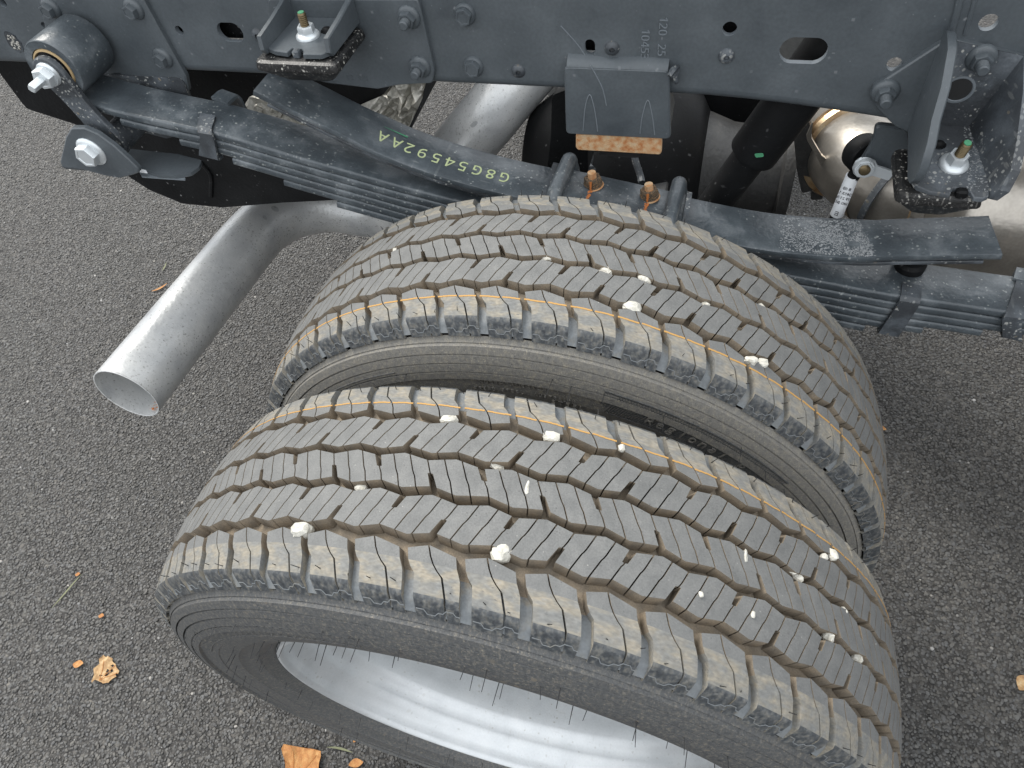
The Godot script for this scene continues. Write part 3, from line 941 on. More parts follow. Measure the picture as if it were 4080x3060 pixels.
# ------------------------------------------------------------------ spring eye, shackle and hanger at the tail
func spring_hanger(truck: Node3D) -> void:
	var h := part(truck, "spring_shackle")
	var eye := Vector3(-0.657, 0.862, 0)
	# cast hanger flange bolted to the rail behind the eye
	var st := begin()
	prism(st, rounded([Vector3(-0.7001, 0.9167, -0.5050), Vector3(-0.7212, 0.8737, -0.5050), Vector3(-0.7073, 0.8048, -0.5050), Vector3(-0.6418, 0.8155, -0.5050), Vector3(-0.6114, 0.7935, -0.5050), Vector3(-0.5452, 0.7924, -0.5050), Vector3(-0.5374, 0.8162, -0.5050), Vector3(-0.5422, 0.8741, -0.5050), Vector3(-0.5454, 0.9189, -0.5050)], 0.008), Vector3(0, 0, 0.008), 0.002)
	put(h, "hanger_plate", st, M.paint)
	for p in [Vector3(-0.6901, 0.9003, -0.4970), Vector3(-0.5642, 0.9021, -0.4970), Vector3(-0.5571, 0.8411, -0.4970)]:
		bolt(h, "bolt", p, Vector3(-0.1, -0.05, 1), 0.0132, 0.0162, 0.0115, 0, 0, M.paint, 0.35)
	# rolled eye of the main leaf
	st = begin()
	var prof := []
	var rings := []
	for k in 41:
		var a := -PI * 0.5 - 0.15 + (TAU - 0.08) * k / 40.0
		var ring := PackedVector3Array()
		for q in [[0.0370, ZN - 0.002], [0.0358, ZN], [0.0268, ZN], [0.0262, ZN - 0.001], [0.0262, ZF], [0.0358, ZF], [0.0370, ZF + 0.002]]:
			ring.append(Vector3(eye.x + cos(a) * q[0], eye.y + sin(a) * q[0], q[1] + (0.003 if q[1] > -0.45 else 0.0)))
		rings.append(ring)
	loft(st, rings, true, true)
	put(h, "spring_eye", st, M.spring_steel)
	st = begin()
	lathe(st, [Vector2(0.0262, -0.03), Vector2(0.0262, -0.001), Vector2(0.025, 0.0016), Vector2(0.0232, 0.0020), Vector2(0.0225, 0.0), Vector2(0.0225, -0.03)], eye + Vector3(0, 0, ZN + 0.002), Vector3.BACK, 32)
	put(h, "bushing_ring", st, M.tan_rubber)
	st = begin()
	lathe(st, [Vector2(0.0226, -0.02), Vector2(0.0226, -0.0015), Vector2(0.0, -0.0015)], eye + Vector3(0, 0, ZN + 0.002), Vector3.BACK, 28)
	put(h, "bushing", st, M.black_rubber)
	# shackle strap from the eye down to the lower pivot
	var z0 := -0.4195
	var lo: Vector3 = Vector3(-0.628, 0.766, 0)
	st = begin()
	var d := (lo - eye).normalized()
	var sd := Vector3(-d.y, d.x, 0)
	var w := PackedVector3Array()
	for k in 13:
		var a := PI * k / 12.0
		w.append(eye + Vector3(0, 0, z0) + (sd * cos(a) - d * sin(a)) * 0.0205)
	w.append(eye + d * 0.040 - sd * 0.0165 + Vector3(0, 0, z0))
	w.append(eye + d * 0.062 - sd * 0.0165 + Vector3(0, 0, z0))
	for k in 13:
		var a := PI + PI * k / 12.0
		w.append(lo + Vector3(0, 0, z0) + (sd * cos(a) - d * sin(a)) * 0.0205)
	w.append(eye + d * 0.062 + sd * 0.0165 + Vector3(0, 0, z0))
	w.append(eye + d * 0.040 + sd * 0.0165 + Vector3(0, 0, z0))
	prism(st, w, Vector3(0, 0, 0.0075), 0.0015)
	put(h, "strap", st, M.sprayed)
	st = begin()
	lathe(st, [Vector2(0.0190, -0.058), Vector2(0.0190, 0.0)], lo + Vector3(0, 0, z0), Vector3.BACK, 24)
	put(h, "pivot_tube", st, M.sprayed)
	bolt(h, "nut", eye + Vector3(0, 0, z0 + 0.0077), Vector3.BACK, 0.0150, 0.0225, 0.0145, 0, 0, M.zinc, 0.15)
	st = begin()
	var e0 := eye + Vector3(0, 0, z0 + 0.0210)
	var sq := []
	for q in [[0.0058, 0.0], [0.0058, 0.019], [0.0048, 0.0205]]:
		var ring := PackedVector3Array()
		for k in 8:
			var a := TAU * k / 8.0 + 0.1
			var m := 1.0 if k % 2 == 0 else 0.86
			ring.append(e0 + Vector3(cos(a) * q[0] * m, sin(a) * q[0] * m, q[1]))
		sq.append(ring)
	loft(st, sq, true, true)
	put(h, "bolt_end", st, M.zinc)

	# lower hanger: front ear with a flap bent back, belly web sweeping inwards
	var g := part(truck, "hanger_bracket")
	st = begin()
	prism(st, rounded([Vector3(-0.6523, 0.8014, -0.3980), Vector3(-0.6312, 0.8028, -0.3980), Vector3(-0.6153, 0.7953, -0.3980), Vector3(-0.6009, 0.7789, -0.3980), Vector3(-0.5911, 0.7609, -0.3980), Vector3(-0.5817, 0.7416, -0.3980), Vector3(-0.5987, 0.7349, -0.3980), Vector3(-0.6257, 0.7269, -0.3980), Vector3(-0.6468, 0.7285, -0.3980), Vector3(-0.6780, 0.7355, -0.3980), Vector3(-0.6951, 0.7369, -0.3980), Vector3(-0.7134, 0.7376, -0.3980), Vector3(-0.7113, 0.7454, -0.3980), Vector3(-0.6714, 0.7869, -0.3980)], 0.008), Vector3(0, 0, 0.007), 0.0015)
	put(g, "front_ear", st, M.paint)
	st = begin()
	var b0: Vector3 = Vector3(-0.7136, 0.7397, -0.3980)
	var b1: Vector3 = Vector3(-0.6775, 0.7362, -0.3980)
	rings = []
	for k in 8:
		var a := PI * 0.5 * k / 7.0
		var o := Vector3(0, -0.012 * sin(a), -0.012 + 0.012 * cos(a))
		var o2 := Vector3(0, -0.006 * sin(a), -0.012 + 0.006 * cos(a))
		rings.append(PackedVector3Array([b0 + o + Vector3(0, 0, 0.006), b1 + o + Vector3(0, 0.004, 0.006), b1 + o2 + Vector3(0, 0.004, 0.0), b0 + o2]))
	rings.append(PackedVector3Array([b0 + Vector3(0, -0.012, -0.05), b1 + Vector3(0, -0.008, -0.05), b1 + Vector3(0, -0.002, -0.05), b0 + Vector3(0, -0.006, -0.05)]))
	loft(st, rings, true, true)
	put(g, "bent_flap", st, M.paint)
	st = begin()
	prism(st, rounded([Vector3(-0.6641, 0.7280, -0.4556), Vector3(-0.6261, 0.7280, -0.4534), Vector3(-0.5713, 0.7280, -0.4516), Vector3(-0.5268, 0.7280, -0.4427), Vector3(-0.5220, 0.7280, -0.4280), Vector3(-0.5265, 0.7280, -0.4134), Vector3(-0.5449, 0.7280, -0.4052), Vector3(-0.5720, 0.7280, -0.4039), Vector3(-0.6035, 0.7280, -0.4122), Vector3(-0.6353, 0.7280, -0.4332)], 0.006), Vector3(0, -0.005, 0), 0.001)
	put(g, "belly_web", st, M.paint)
	st = begin()
	prism(st, [Vector3(-0.6161, 0.7235, -0.4170), Vector3(-0.5975, 0.7235, -0.4140), Vector3(-0.5346, 0.7235, -0.4087), Vector3(-0.5334, 0.7235, -0.4050), Vector3(-0.6005, 0.7235, -0.4033)], Vector3(0, -0.002, 0))
	put(g, "trim_strip", st, M.edge)
	st = begin()
	prism(st, rounded([Vector3(-0.6069, 0.7295, -0.4103), Vector3(-0.5919, 0.7295, -0.4076), Vector3(-0.5857, 0.7295, -0.4029), Vector3(-0.6010, 0.7295, -0.4047)], 0.001), Vector3(0, 0.002, 0))
	put(g, "white_mark", st, M.white_label)
	bolt(g, "bolt", Vector3(-0.6435, 0.7678, -0.3910), Vector3.BACK, 0.0200, 0.0262, 0.0150, 0, 0, M.zinc, 0.05)
	st = begin()
	prism(st, rounded([Vector3(-0.70, 0.815, -0.495), Vector3(-0.54, 0.815, -0.495), Vector3(-0.56, 0.735, -0.495), Vector3(-0.62, 0.72, -0.495), Vector3(-0.69, 0.735, -0.495)], 0.01), Vector3(0, 0, -0.008), 0.001)
	put(g, "rear_ear", st, M.sprayed)

# ------------------------------------------------------------------ leaf spring
func ys(p: Array, x: float) -> float:      # smooth height through (x, y) points
	var n := p.size()
	for i in n - 1:
		if x <= p[i + 1].x or i == n - 2:
			var a: Vector2 = p[maxi(i - 1, 0)]
			var b: Vector2 = p[i]
			var c: Vector2 = p[i + 1]
			var d: Vector2 = p[mini(i + 2, n - 1)]
			var t := clampf((x - b.x) / (c.x - b.x), 0.0, 1.0)
			var m0 := (c.y - a.y) / (c.x - a.x) * (c.x - b.x)
			var m1 := (d.y - b.y) / (d.x - b.x) * (c.x - b.x)
			return (2 * t * t * t - 3 * t * t + 1) * b.y + (t * t * t - 2 * t * t + t) * m0 + (3 * t * t - 2 * t * t * t) * c.y + (t * t * t - t * t) * m1
	return p[n - 1].y

var main_top := [Vector2(-0.66, 0.8205), Vector2(-0.60, 0.8065), Vector2(-0.538, 0.796), Vector2(-0.467, 0.7845), Vector2(-0.373, 0.7608), Vector2(-0.30, 0.7433), Vector2(-0.211, 0.7225), Vector2(-0.05, 0.689), Vector2(0.10, 0.663), Vector2(0.2376, 0.6445), Vector2(0.296, 0.638), Vector2(0.3665, 0.6296), Vector2(0.43, 0.626), Vector2(0.50, 0.6215), Vector2(0.75, 0.612)]
var help_top := [Vector2(-0.41, 0.8600), Vector2(-0.385, 0.8465), Vector2(-0.32, 0.8125), Vector2(-0.265, 0.7840), Vector2(-0.2256, 0.7660), Vector2(-0.18, 0.7505), Vector2(-0.124, 0.7360), Vector2(-0.077, 0.7268), Vector2(-0.048, 0.7222), Vector2(0.04, 0.7075), Vector2(0.123, 0.6935), Vector2(0.20, 0.6825), Vector2(0.25, 0.680), Vector2(0.32, 0.683), Vector2(0.353, 0.6890), Vector2(0.40, 0.6965), Vector2(0.46, 0.7060)]

func run(p: Array, x0: float, x1: float, down: float, step := 0.02) -> PackedVector3Array:
	var out := PackedVector3Array()
	var n := maxi(2, int(ceil((x1 - x0) / step)))
	for i in n + 1:
		var x := lerpf(x0, x1, float(i) / n)
		out.append(Vector3(x, ys(p, x) - down, 0))
	return out

func ribbon(st: SurfaceTool, l: Array, r: Array, nrm: Array, t: float) -> void:
	var rings := []
	for i in l.size():
		var n: Vector3 = (nrm[i] as Vector3).normalized()
		rings.append(PackedVector3Array([l[i], r[i], r[i] - n * t, l[i] - n * t]))
	loft(st, rings, true, true)

func clip(parent: Node3D, p0: Vector3, q0: Vector3, p1: Vector3, q1: Vector3, p2: Vector3, q2: Vector3, f0: Vector3, g0: Vector3) -> void:
	var st := begin()
	var pc := Vector3(p1.x, p0.y - 0.001, p1.z)
	var qc := Vector3(q1.x, q0.y - 0.001, q1.z)
	var l := [p0, pc + (p0 - pc) * 0.25, pc + (p0 - pc) * 0.12 + Vector3(0, -0.001, -0.001), pc + Vector3(0, -0.004, -0.0004), pc + Vector3(0, -0.010, 0), p2, p2 + Vector3(0.0, -0.003, -0.003), p2 + Vector3(0.0, -0.004, -0.012)]
	var r := [q0, qc + (q0 - qc) * 0.25, qc + (q0 - qc) * 0.12 + Vector3(0, -0.001, -0.001), qc + Vector3(0, -0.004, -0.0004), qc + Vector3(0, -0.010, 0), q2, q2 + Vector3(0.0, -0.003, -0.003), q2 + Vector3(0.0, -0.004, -0.012)]
	ribbon(st, l, r, [Vector3.UP, Vector3.UP, Vector3(0, 1, 0.5), Vector3(0, 0.5, 1), Vector3.BACK, Vector3.BACK, Vector3(0, -0.7, 1), Vector3(0, -1, 0.2)], 0.004)
	put(parent, "clip", st, M.sprayed)
	st = begin()
	ribbon(st, [f0, f0 + Vector3(0.004, 0.0012, -0.014), f0 + Vector3(0.006, 0.0, -0.020), f0 + Vector3(0.007, -0.006, -0.0225), f0 + Vector3(0.012, -0.075, -0.0225)],
		[g0, g0 + Vector3(0.004, 0.0012, -0.014), g0 + Vector3(0.006, 0.0, -0.020), g0 + Vector3(0.007, -0.006, -0.0225), g0 + Vector3(0.012, -0.075, -0.0225)],
		[Vector3.UP, Vector3.UP, Vector3(0, 1, -0.6), Vector3(0, 0.4, -1), Vector3.FORWARD], 0.004)
	put(parent, "clip", st, M.spring_steel)

func leaf_spring(truck: Node3D) -> void:
	var s := part(truck, "leaf_spring")
	var ends := [[-0.66, 0.74], [-0.605, 0.74], [-0.5286, 0.74], [-0.46, 0.477], [-0.396, 0.416], [-0.328, 0.353]]
	for k in 6:
		var st := begin()
		strip(st, run(main_top, ends[k][0], ends[k][1], 0.0116 * k), 0.0110, ZF + 0.0004 * (k % 2), ZN - 0.0004 * ((k + 1) % 2), 0.0032)
		put(s, "leaf", st, M.spring_steel)
	# helper leaf on top, wider between its shoulders, and its thin lining
	var st := begin()
	var rings := []
	var top := run(help_top, -0.385, 0.4475, 0.0, 0.0125)
	var n := top.size()
	for i in n:
		var x := top[i].x
		var w := 0.0022 * (smoothstep(-0.278, -0.262, x) - smoothstep(0.318, 0.334, x))
		var d := (top[mini(i + 1, n - 1)] - top[maxi(i - 1, 0)]).normalized()
		var up := Vector3(-d.y, d.x, 0)
		var ring := PackedVector3Array()
		for q in [[1, -0.0014], [1, -0.0002], [0, 0.0], [0, 0.0]]:
			pass
		var zn := ZN + w
		var zf := ZF - w
		for q in [[zn - 0.0014, 0.0], [zn - 0.0003, -0.0005], [zn, -0.0016], [zn, -0.0065], [zn - 0.001, -0.0080], [zf + 0.001, -0.0080], [zf, -0.0065], [zf, -0.0016], [zf + 0.0003, -0.0005], [zf + 0.0014, 0.0]]:
			var bow: float = 0.006 * (1.0 if i == n - 1 else 0.0) * (0.4 - (q[0] - ZF) / (ZN - ZF)) * -1.0
			ring.append(top[i] + Vector3(bow, 0, q[0]) + up * q[1])
		rings.append(ring)
	loft(st, rings, true, true)
	put(s, "helper_leaf", st, M.spring_steel)
	st = begin()
	strip(st, run(help_top, -0.374, 0.438, 0.0108), 0.0048, ZF, ZN - 0.0015, 0.0012)
	put(s, "helper_lining", st, M.sprayed)
	# packing between the two packs and the clamp plate under the bows
	st = begin()
	strip(st, run(help_top, -0.085, 0.155, 0.0160), 0.026, ZF + 0.001, ZN - 0.002, 0.002)
	put(s, "spacer", st, M.black)
	st = begin()
	strip(st, run(help_top, -0.0455, 0.1225, -0.0062), 0.0060, ZF + 0.0006, ZN + 0.0012, 0.0018)
	put(s, "clamp_plate", st, M.spring_steel)
	for x in [-0.0275, 0.1075]:
		st = begin()
		var y := ys(help_top, x) + 0.0064 + 0.0095
		var path := []
		path.append(Vector3(x + 0.01, y - 0.16, ZF - 0.0105))
		path.append(Vector3(x + 0.002, y - 0.02, ZF - 0.0105))
		for k in 9:
			var a := PI * 0.5 * k / 8.0
			path.append(Vector3(x, y - 0.012 + 0.012 * sin(a), ZF + 0.0015 - 0.012 * cos(a)))
		for k in 9:
			var a := PI * 0.5 * k / 8.0
			path.append(Vector3(x - 0.003, y - 0.012 + 0.012 * cos(a), ZN - 0.0015 + 0.012 * sin(a)))
		path.append(Vector3(x - 0.003, y - 0.02, ZN + 0.0105))
		path.append(Vector3(x - 0.003, y - 0.17, ZN + 0.0105))
		tube(st, path, 0.0094, 16)
		put(s, "u_bolt", st, M.spring_steel)
	# saddle lips beside the bows
	for q in [[-0.0465, -0.0395], [0.1185, 0.1245]]:
		st = begin()
		strip(st, run(help_top, q[0], q[1], -0.0105, 0.006), 0.010, ZF - 0.001, ZN + 0.002, 0.0022)
		put(s, "saddle_lip", st, M.sprayed)
	# two rusty studs with nuts in the clamp plate
	for c in [Vector3(0.0075, 0.7195, -0.4667), Vector3(0.0757, 0.7080, -0.4678)]:
		var y := ys(help_top, c.x) + 0.0062
		var at := Vector3(c.x, y, c.z)
		bolt(s, "nut", at, Vector3(-0.12, 1, 0), 0.0112, 0.0186, 0.0118, 0, 0, M.rusty_nut, 0.5)
		st = begin()
		var prof := []
		var z := 0.004
		while z < 0.0165:
			prof.append(Vector2(0.0052, z)); prof.append(Vector2(0.0046, z + 0.0007)); prof.append(Vector2(0.0052, z + 0.0014))
			z += 0.0018
		prof.append(Vector2(0.0050, 0.0186)); prof.append(Vector2(0, 0.0188))
		lathe(st, prof, at, Vector3(-0.12, 1, 0), 14)
		put(s, "stud", st, M.rusty)
		st = begin()
		lathe(st, [Vector2(0.0128, -0.0004), Vector2(0.0124, 0.0004), Vector2(0.0112, 0.0006)], at, Vector3(-0.12, 1, 0), 18)
		put(s, "rust_ring", st, M.rusty)
		st = begin()
		prism(st, PackedVector3Array([at + Vector3(-0.0028, 0.012, 0.0098), at + Vector3(0.0002, 0.012, 0.0098), at + Vector3(-0.0004, 0.001, 0.0112), at + Vector3(-0.0022, 0.001, 0.0112)]), Vector3(0, 0.0004, 0.0008))
		put(s, "rust_streak", st, M.rust_stain)
		flakes(s, "rust_speckle", [at + Vector3(-0.004, 0.0006, 0.012), at + Vector3(0.001, 0.0006, 0.012), at + Vector3(-0.001, 0.0006, 0.028), at + Vector3(-0.004, 0.0006, 0.028)], 90, 0.0016, Vector3.UP, M.rust_stain, int(c.x * 5000.0) + 900, -0.2)
	# clips that keep the pack together
	clip(s, Vector3(-0.5026, 0.7925, -0.4549), Vector3(-0.4804, 0.7905, -0.4541), Vector3(-0.4882, 0.8037, -0.4195), Vector3(-0.4689, 0.7946, -0.4195), Vector3(-0.5044, 0.7529, -0.4195), Vector3(-0.4781, 0.7480, -0.4195), Vector3(-0.5057, 0.7940, -0.4892), Vector3(-0.4784, 0.7910, -0.4822))
	clip(s, Vector3(0.3780, 0.6320, -0.4473), Vector3(0.3985, 0.6310, -0.4446), Vector3(0.3746, 0.6398, -0.4195), Vector3(0.3965, 0.6365, -0.4195), Vector3(0.3685, 0.5691, -0.4195), Vector3(0.3919, 0.5667, -0.4195), Vector3(0.3925, 0.6330, -0.4802), Vector3(0.4074, 0.6320, -0.4792))
	clip(s, Vector3(0.5107, 0.6250, -0.4995), Vector3(0.5299, 0.6240, -0.4964), Vector3(0.4857, 0.6601, -0.4195), Vector3(0.5061, 0.6557, -0.4195), Vector3(0.4970, 0.5871, -0.4195), Vector3(0.5187, 0.5830, -0.4195), Vector3(0.5004, 0.6260, -0.4783), Vector3(0.5161, 0.6250, -0.4762))
	# rubber stop between helper and main leaf
	var c: Vector3 = Vector3(0.3876, 0.6353, -0.4770)
	st = begin()
	lathe(st, [Vector2(0.017, -0.002), Vector2(0.0175, 0.008), Vector2(0.014, 0.012), Vector2(0.0155, 0.018), Vector2(0.0155, 0.060), Vector2(0, 0.060)], Vector3(c.x, ys(main_top, c.x), c.z), Vector3.UP, 22)
	put(s, "rubber_stop", st, M.black)
	# stencilled part number, upside down from here, and a crayon stroke
	st = begin()
	var at := [Vector3(-0.0999, 0.7330, -0.4520), Vector3(-0.1170, 0.7360, -0.4520), Vector3(-0.1340, 0.7395, -0.4520), Vector3(-0.1520, 0.7429, -0.4520), Vector3(-0.1687, 0.7474, -0.4520), Vector3(-0.1849, 0.7513, -0.4520), Vector3(-0.2018, 0.7602, -0.4520), Vector3(-0.2183, 0.7651, -0.4520), Vector3(-0.2333, 0.7716, -0.4520), Vector3(-0.2499, 0.7789, -0.4520)]
	var s_txt := "G8G54592AA"
	for i in 10:
		var x: float = at[i].x
		var dd := Vector3(-0.01, ys(help_top, x - 0.005) - ys(help_top, x + 0.005), 0).normalized()
		lettering(st, s_txt[i], Vector3(x, ys(help_top, x) + 0.0002, -0.4525), dd, Vector3.BACK, 0.0165, 0.0008, true)
	put(s, "stencilled_number", st, M.stencil_paint)
	st = begin()
	var g0: Vector3 = Vector3(-0.2544, 0.7764, -0.4700)
	var g1: Vector3 = Vector3(-0.2256, 0.7673, -0.4700)
	prism(st, PackedVector3Array([Vector3(g0.x, ys(help_top, g0.x) + 0.0004, g0.z), Vector3(g1.x, ys(help_top, g1.x) + 0.0004, g1.z - 0.0012), Vector3(g1.x, ys(help_top, g1.x) + 0.0004, g1.z + 0.0012)]), Vector3(0, 0.0003, 0))
	put(s, "crayon_stroke", st, M.green_paint)
	# dried salt on the front half of the helper leaf
	for q in [[0.232, 0.318, 5200, 0.0013], [0.226, 0.312, 900, 0.0022]]:
		flake_strip(s, q[0], q[1], q[2], q[3], int(q[2]))

func flake_strip(s: Node3D, x0: float, x1: float, n: int, size: float, sd: int) -> void:
	var st := begin()
	var r := RandomNumberGenerator.new()
	r.seed = sd
	var nz := noise(sd, 30.0, 3)
	for i in n:
		var x := r.randf_range(x0, x1)
		var z := r.randf_range(ZF + 0.002, ZN - 0.001)
		x += 0.016 * (z - ZF) / (ZN - ZF) * (x - x0) / (x1 - x0)
		if nz.get_noise_2d(x, z) < 0.05 - 0.45 * r.randf() or r.randf() > (x - x0 + 0.02) / 0.05:
			continue
		var y := ys(help_top, x) + 0.0003
		var a := size * (0.2 + 0.8 * pow(r.randf(), 2.0))
		var c := Vector3(x, y + a * 0.25, z)
		var t0 := r.randf() * TAU
		var w := []
		for j in 6:
			var t := t0 + TAU * j / 6.0
			var p := Vector3(x + cos(t) * a * r.randf_range(0.4, 1.1), 0, z + sin(t) * a * r.randf_range(0.4, 1.1))
			p.y = ys(help_top, p.x) + 0.0002
			w.append(p)
		for j in 6:
			flat(st, c, w[j], w[(j + 1) % 6], Vector3.UP)
	put(s, "salt_crust", st, M.salt).set_meta("kind", "stuff")

# ------------------------------------------------------------------ what hangs under the frame behind the spring
func crumpled(parent: Node3D, called: String, p: Array, sd: int, amp: float, m: Material) -> void:
	var r := RandomNumberGenerator.new()
	r.seed = sd
	var q := PackedVector2Array()
	var poly := PackedVector2Array()
	var z: float = p[0].z
	for v in p:
		poly.append(Vector2(v.x, v.y) * 1000.0)
		q.append(Vector2(v.x, v.y) * 1000.0)
	var box := Rect2(poly[0], Vector2.ZERO)
	for v in poly: box = box.expand(v)
	for k in 220:
		var v := box.position + Vector2(r.randf(), r.randf()) * box.size
		if Geometry2D.is_point_in_polygon(v, poly):
			q.append(v)
	var t := Geometry2D.triangulate_delaunay(q)
	var pts := []
	for i in q.size():
		var v := q[i]
		pts.append(Vector3(v.x * 0.001, v.y * 0.001, z - (v.y - poly[0].y) * 0.0004 + r.randf_range(-amp, amp)))
	var st := begin()
	for i in range(0, t.size(), 3):
		var mid := (q[t[i]] + q[t[i + 1]] + q[t[i + 2]]) / 3.0
		if Geometry2D.is_point_in_polygon(mid, poly):
			flat(st, pts[t[i]], pts[t[i + 1]], pts[t[i + 2]], Vector3.BACK)
			flat(st, pts[t[i]] + Vector3(0, 0, -0.002), pts[t[i + 1]] + Vector3(0, 0, -0.002), pts[t[i + 2]] + Vector3(0, 0, -0.002), Vector3.FORWARD)
	put(parent, called, st, m)

func underbody(truck: Node3D) -> void:
	# black tank behind the rear half of the spring
	var tk := part(truck, "black_tank")
	var st := begin()
	var o := [Vector3(-0.900, 0.600, 0), Vector3(-0.888, 0.556, 0), Vector3(-0.850, 0.520, 0), Vector3(-0.790, 0.494, 0), Vector3(-0.700, 0.494, 0), Vector3(-0.560, 0.520, 0), Vector3(-0.400, 0.545, 0), Vector3(-0.335, 0.62, 0), Vector3(-0.335, 0.800, 0), Vector3(-0.86, 0.800, 0)]
	var oo := rounded(o, 0.03, 4)
	var mid := Vector3(-0.62, 0.61, 0)
	var rings := []
	for q in [[-1.10, 0.95], [-0.64, 1.0], [-0.625, 0.995], [-0.612, 0.975], [-0.605, 0.94]]:
		var ring := PackedVector3Array()
		for v in oo:
			var w: Vector3 = mid + (v - mid) * q[1]
			ring.append(Vector3(w.x, w.y, q[0]))
		rings.append(ring)
	loft(st, rings, true, true)
	put(tk, "tank_shell", st, M.black)
	st = begin()
	tube(st, curve([Vector3(-0.6911, 0.5977, -0.6040), Vector3(-0.6831, 0.5738, -0.6040), Vector3(-0.6966, 0.5443, -0.6040), Vector3(-0.7065, 0.5258, -0.6040)], 5), 0.004, 8)
	put(tk, "mould_seam", st, M.black)
	var cb := part(truck, "tail_crossmember")
	st = begin()
	prism(st, rounded([Vector3(-0.9255, 0.7988, -0.5600), Vector3(-0.9406, 0.7811, -0.5600), Vector3(-0.9358, 0.7682, -0.5600), Vector3(-0.9332, 0.7193, -0.5600), Vector3(-0.9308, 0.7088, -0.5600), Vector3(-0.8532, 0.6865, -0.5600), Vector3(-0.8010, 0.6658, -0.5600), Vector3(-0.7254, 0.7431, -0.5600), Vector3(-0.7565, 0.8049, -0.5600)], 0.008), Vector3(0, 0, -0.12), 0.002)
	put(cb, "crossmember_web", st, M.black)
	var bk := part(truck, "rear_crossmember")
	st = begin()
	prism(st, rounded([Vector3(-0.60, 0.50, -1.12), Vector3(-0.20, 0.50, -1.12), Vector3(-0.20, 0.95, -1.12), Vector3(-0.60, 0.95, -1.12)], 0.02), Vector3(0, 0, -0.06), 0.003)
	put(bk, "crossmember_web", st, M.black)
	# crinkled heat shield
	var hs := part(truck, "heat_shield")
	crumpled(hs, "foil_sheet", [Vector3(-0.5390, 0.7216, -0.5750), Vector3(-0.5220, 0.7380, -0.5750), Vector3(-0.5028, 0.7434, -0.5750), Vector3(-0.4804, 0.7393, -0.5750), Vector3(-0.4554, 0.7283, -0.5750), Vector3(-0.4080, 0.6966, -0.5750), Vector3(-0.4216, 0.6786, -0.5750), Vector3(-0.4740, 0.6902, -0.5750), Vector3(-0.5167, 0.7026, -0.5750)], 41, 0.004, M.foil)
	crumpled(hs, "foil_sheet", [Vector3(-0.3692, 0.7213, -0.6000), Vector3(-0.3279, 0.7316, -0.6000), Vector3(-0.2962, 0.7582, -0.6000), Vector3(-0.2502, 0.7662, -0.6000), Vector3(-0.2637, 0.7314, -0.6000), Vector3(-0.2893, 0.6869, -0.6000), Vector3(-0.3219, 0.6981, -0.6000), Vector3(-0.3679, 0.7040, -0.6000)], 42, 0.010, M.foil)
	# rear axle: tube, drum side, differential
	var ax := part(truck, "rear_axle")
	st = begin()
	tube(st, [Vector3(0, HUB, -0.42), Vector3(0, HUB, -1.5)], 0.072, 28)
	put(ax, "axle_tube", st, M.cast_iron)
	st = begin()
	lathe(st, [Vector2(0.02, -0.16), Vector2(0.142, -0.16), Vector2(0.150, -0.15), Vector2(0.150, -0.05), Vector2(0.142, -0.04), Vector2(0.02, -0.04)], Vector3(0.01, HUB, -0.40), Vector3.BACK, 36)
	put(ax, "brake_drum", st, M.cast_iron)
	st = begin()
	prism(st, rounded([Vector3(-0.0621, 0.7779, -0.5600), Vector3(-0.0436, 0.7860, -0.5600), Vector3(-0.0165, 0.7838, -0.5600), Vector3(-0.0182, 0.6603, -0.5600), Vector3(-0.0752, 0.6641, -0.5600), Vector3(-0.0666, 0.7199, -0.5600)], 0.01), Vector3(0, 0, -0.05), 0.003)
	put(ax, "shock_bracket", st, M.black)
	st = begin()
	prism(st, rounded([Vector3(-0.01, 0.470, -0.66), Vector3(0.075, 0.462, -0.66), Vector3(0.075, 0.462, -0.86), Vector3(-0.01, 0.470, -0.86)], 0.01), Vector3(0, 0.03, 0), 0.003)
	put(ax, "axle_pad", st, M.cast_iron)
	st = begin()
	tube(st, curve([Vector3(0.0243, 0.6061, -0.7000), Vector3(0.0304, 0.5942, -0.6900), Vector3(0.0388, 0.5800, -0.6800), Vector3(0.0425, 0.5752, -0.6700)], 4), 0.0055, 8)
	put(ax, "brake_line", st, M.sprayed)
	st = begin()
	tube(st, curve([Vector3(-0.0379, 0.6357, -0.6600), Vector3(-0.0337, 0.6266, -0.6500), Vector3(-0.0343, 0.6195, -0.6400), Vector3(-0.0203, 0.6423, -0.6000)], 4), 0.006, 8)
	put(ax, "brake_line", st, M.sprayed)
	st = begin()
	lathe(st, [Vector2(0, -0.22), Vector2(0.09, -0.20), Vector2(0.150, -0.12), Vector2(0.172, -0.03), Vector2(0.165, 0.04), Vector2(0.125, 0.11), Vector2(0.10, 0.125), Vector2(0.0, 0.125)], Vector3(0.0, 0.430, -0.92), Vector3.RIGHT, 36)
	var pn := begin()
	lathe(pn, [Vector2(0.105, 0.11), Vector2(0.084, 0.17), Vector2(0.076, 0.258), Vector2(0.088, 0.262), Vector2(0.088, 0.280), Vector2(0.05, 0.284), Vector2(0.0, 0.284)], Vector3(0.0, 0.430, -0.92), Vector3.RIGHT, 36)
	put(ax, "pinion_housing", pn, M.cast_iron)
	put(ax, "differential", st, M.black)
	st = begin()
	prism(st, rounded([Vector3(0.05, 0.36, -1.02), Vector3(0.30, 0.36, -1.02), Vector3(0.33, 0.50, -1.02), Vector3(0.22, 0.565, -1.02), Vector3(0.05, 0.565, -1.02)], 0.03), Vector3(0, 0, -0.08), 0.004)
	put(ax, "axle_truss", st, M.black)
	st = begin()
	prism(st, rounded([Vector3(0.07, 0.40, -0.80), Vector3(0.235, 0.395, -0.80), Vector3(0.225, 0.395, -0.83), Vector3(0.07, 0.40, -0.83)], 0.008), Vector3(0, 0.012, 0), 0.002)
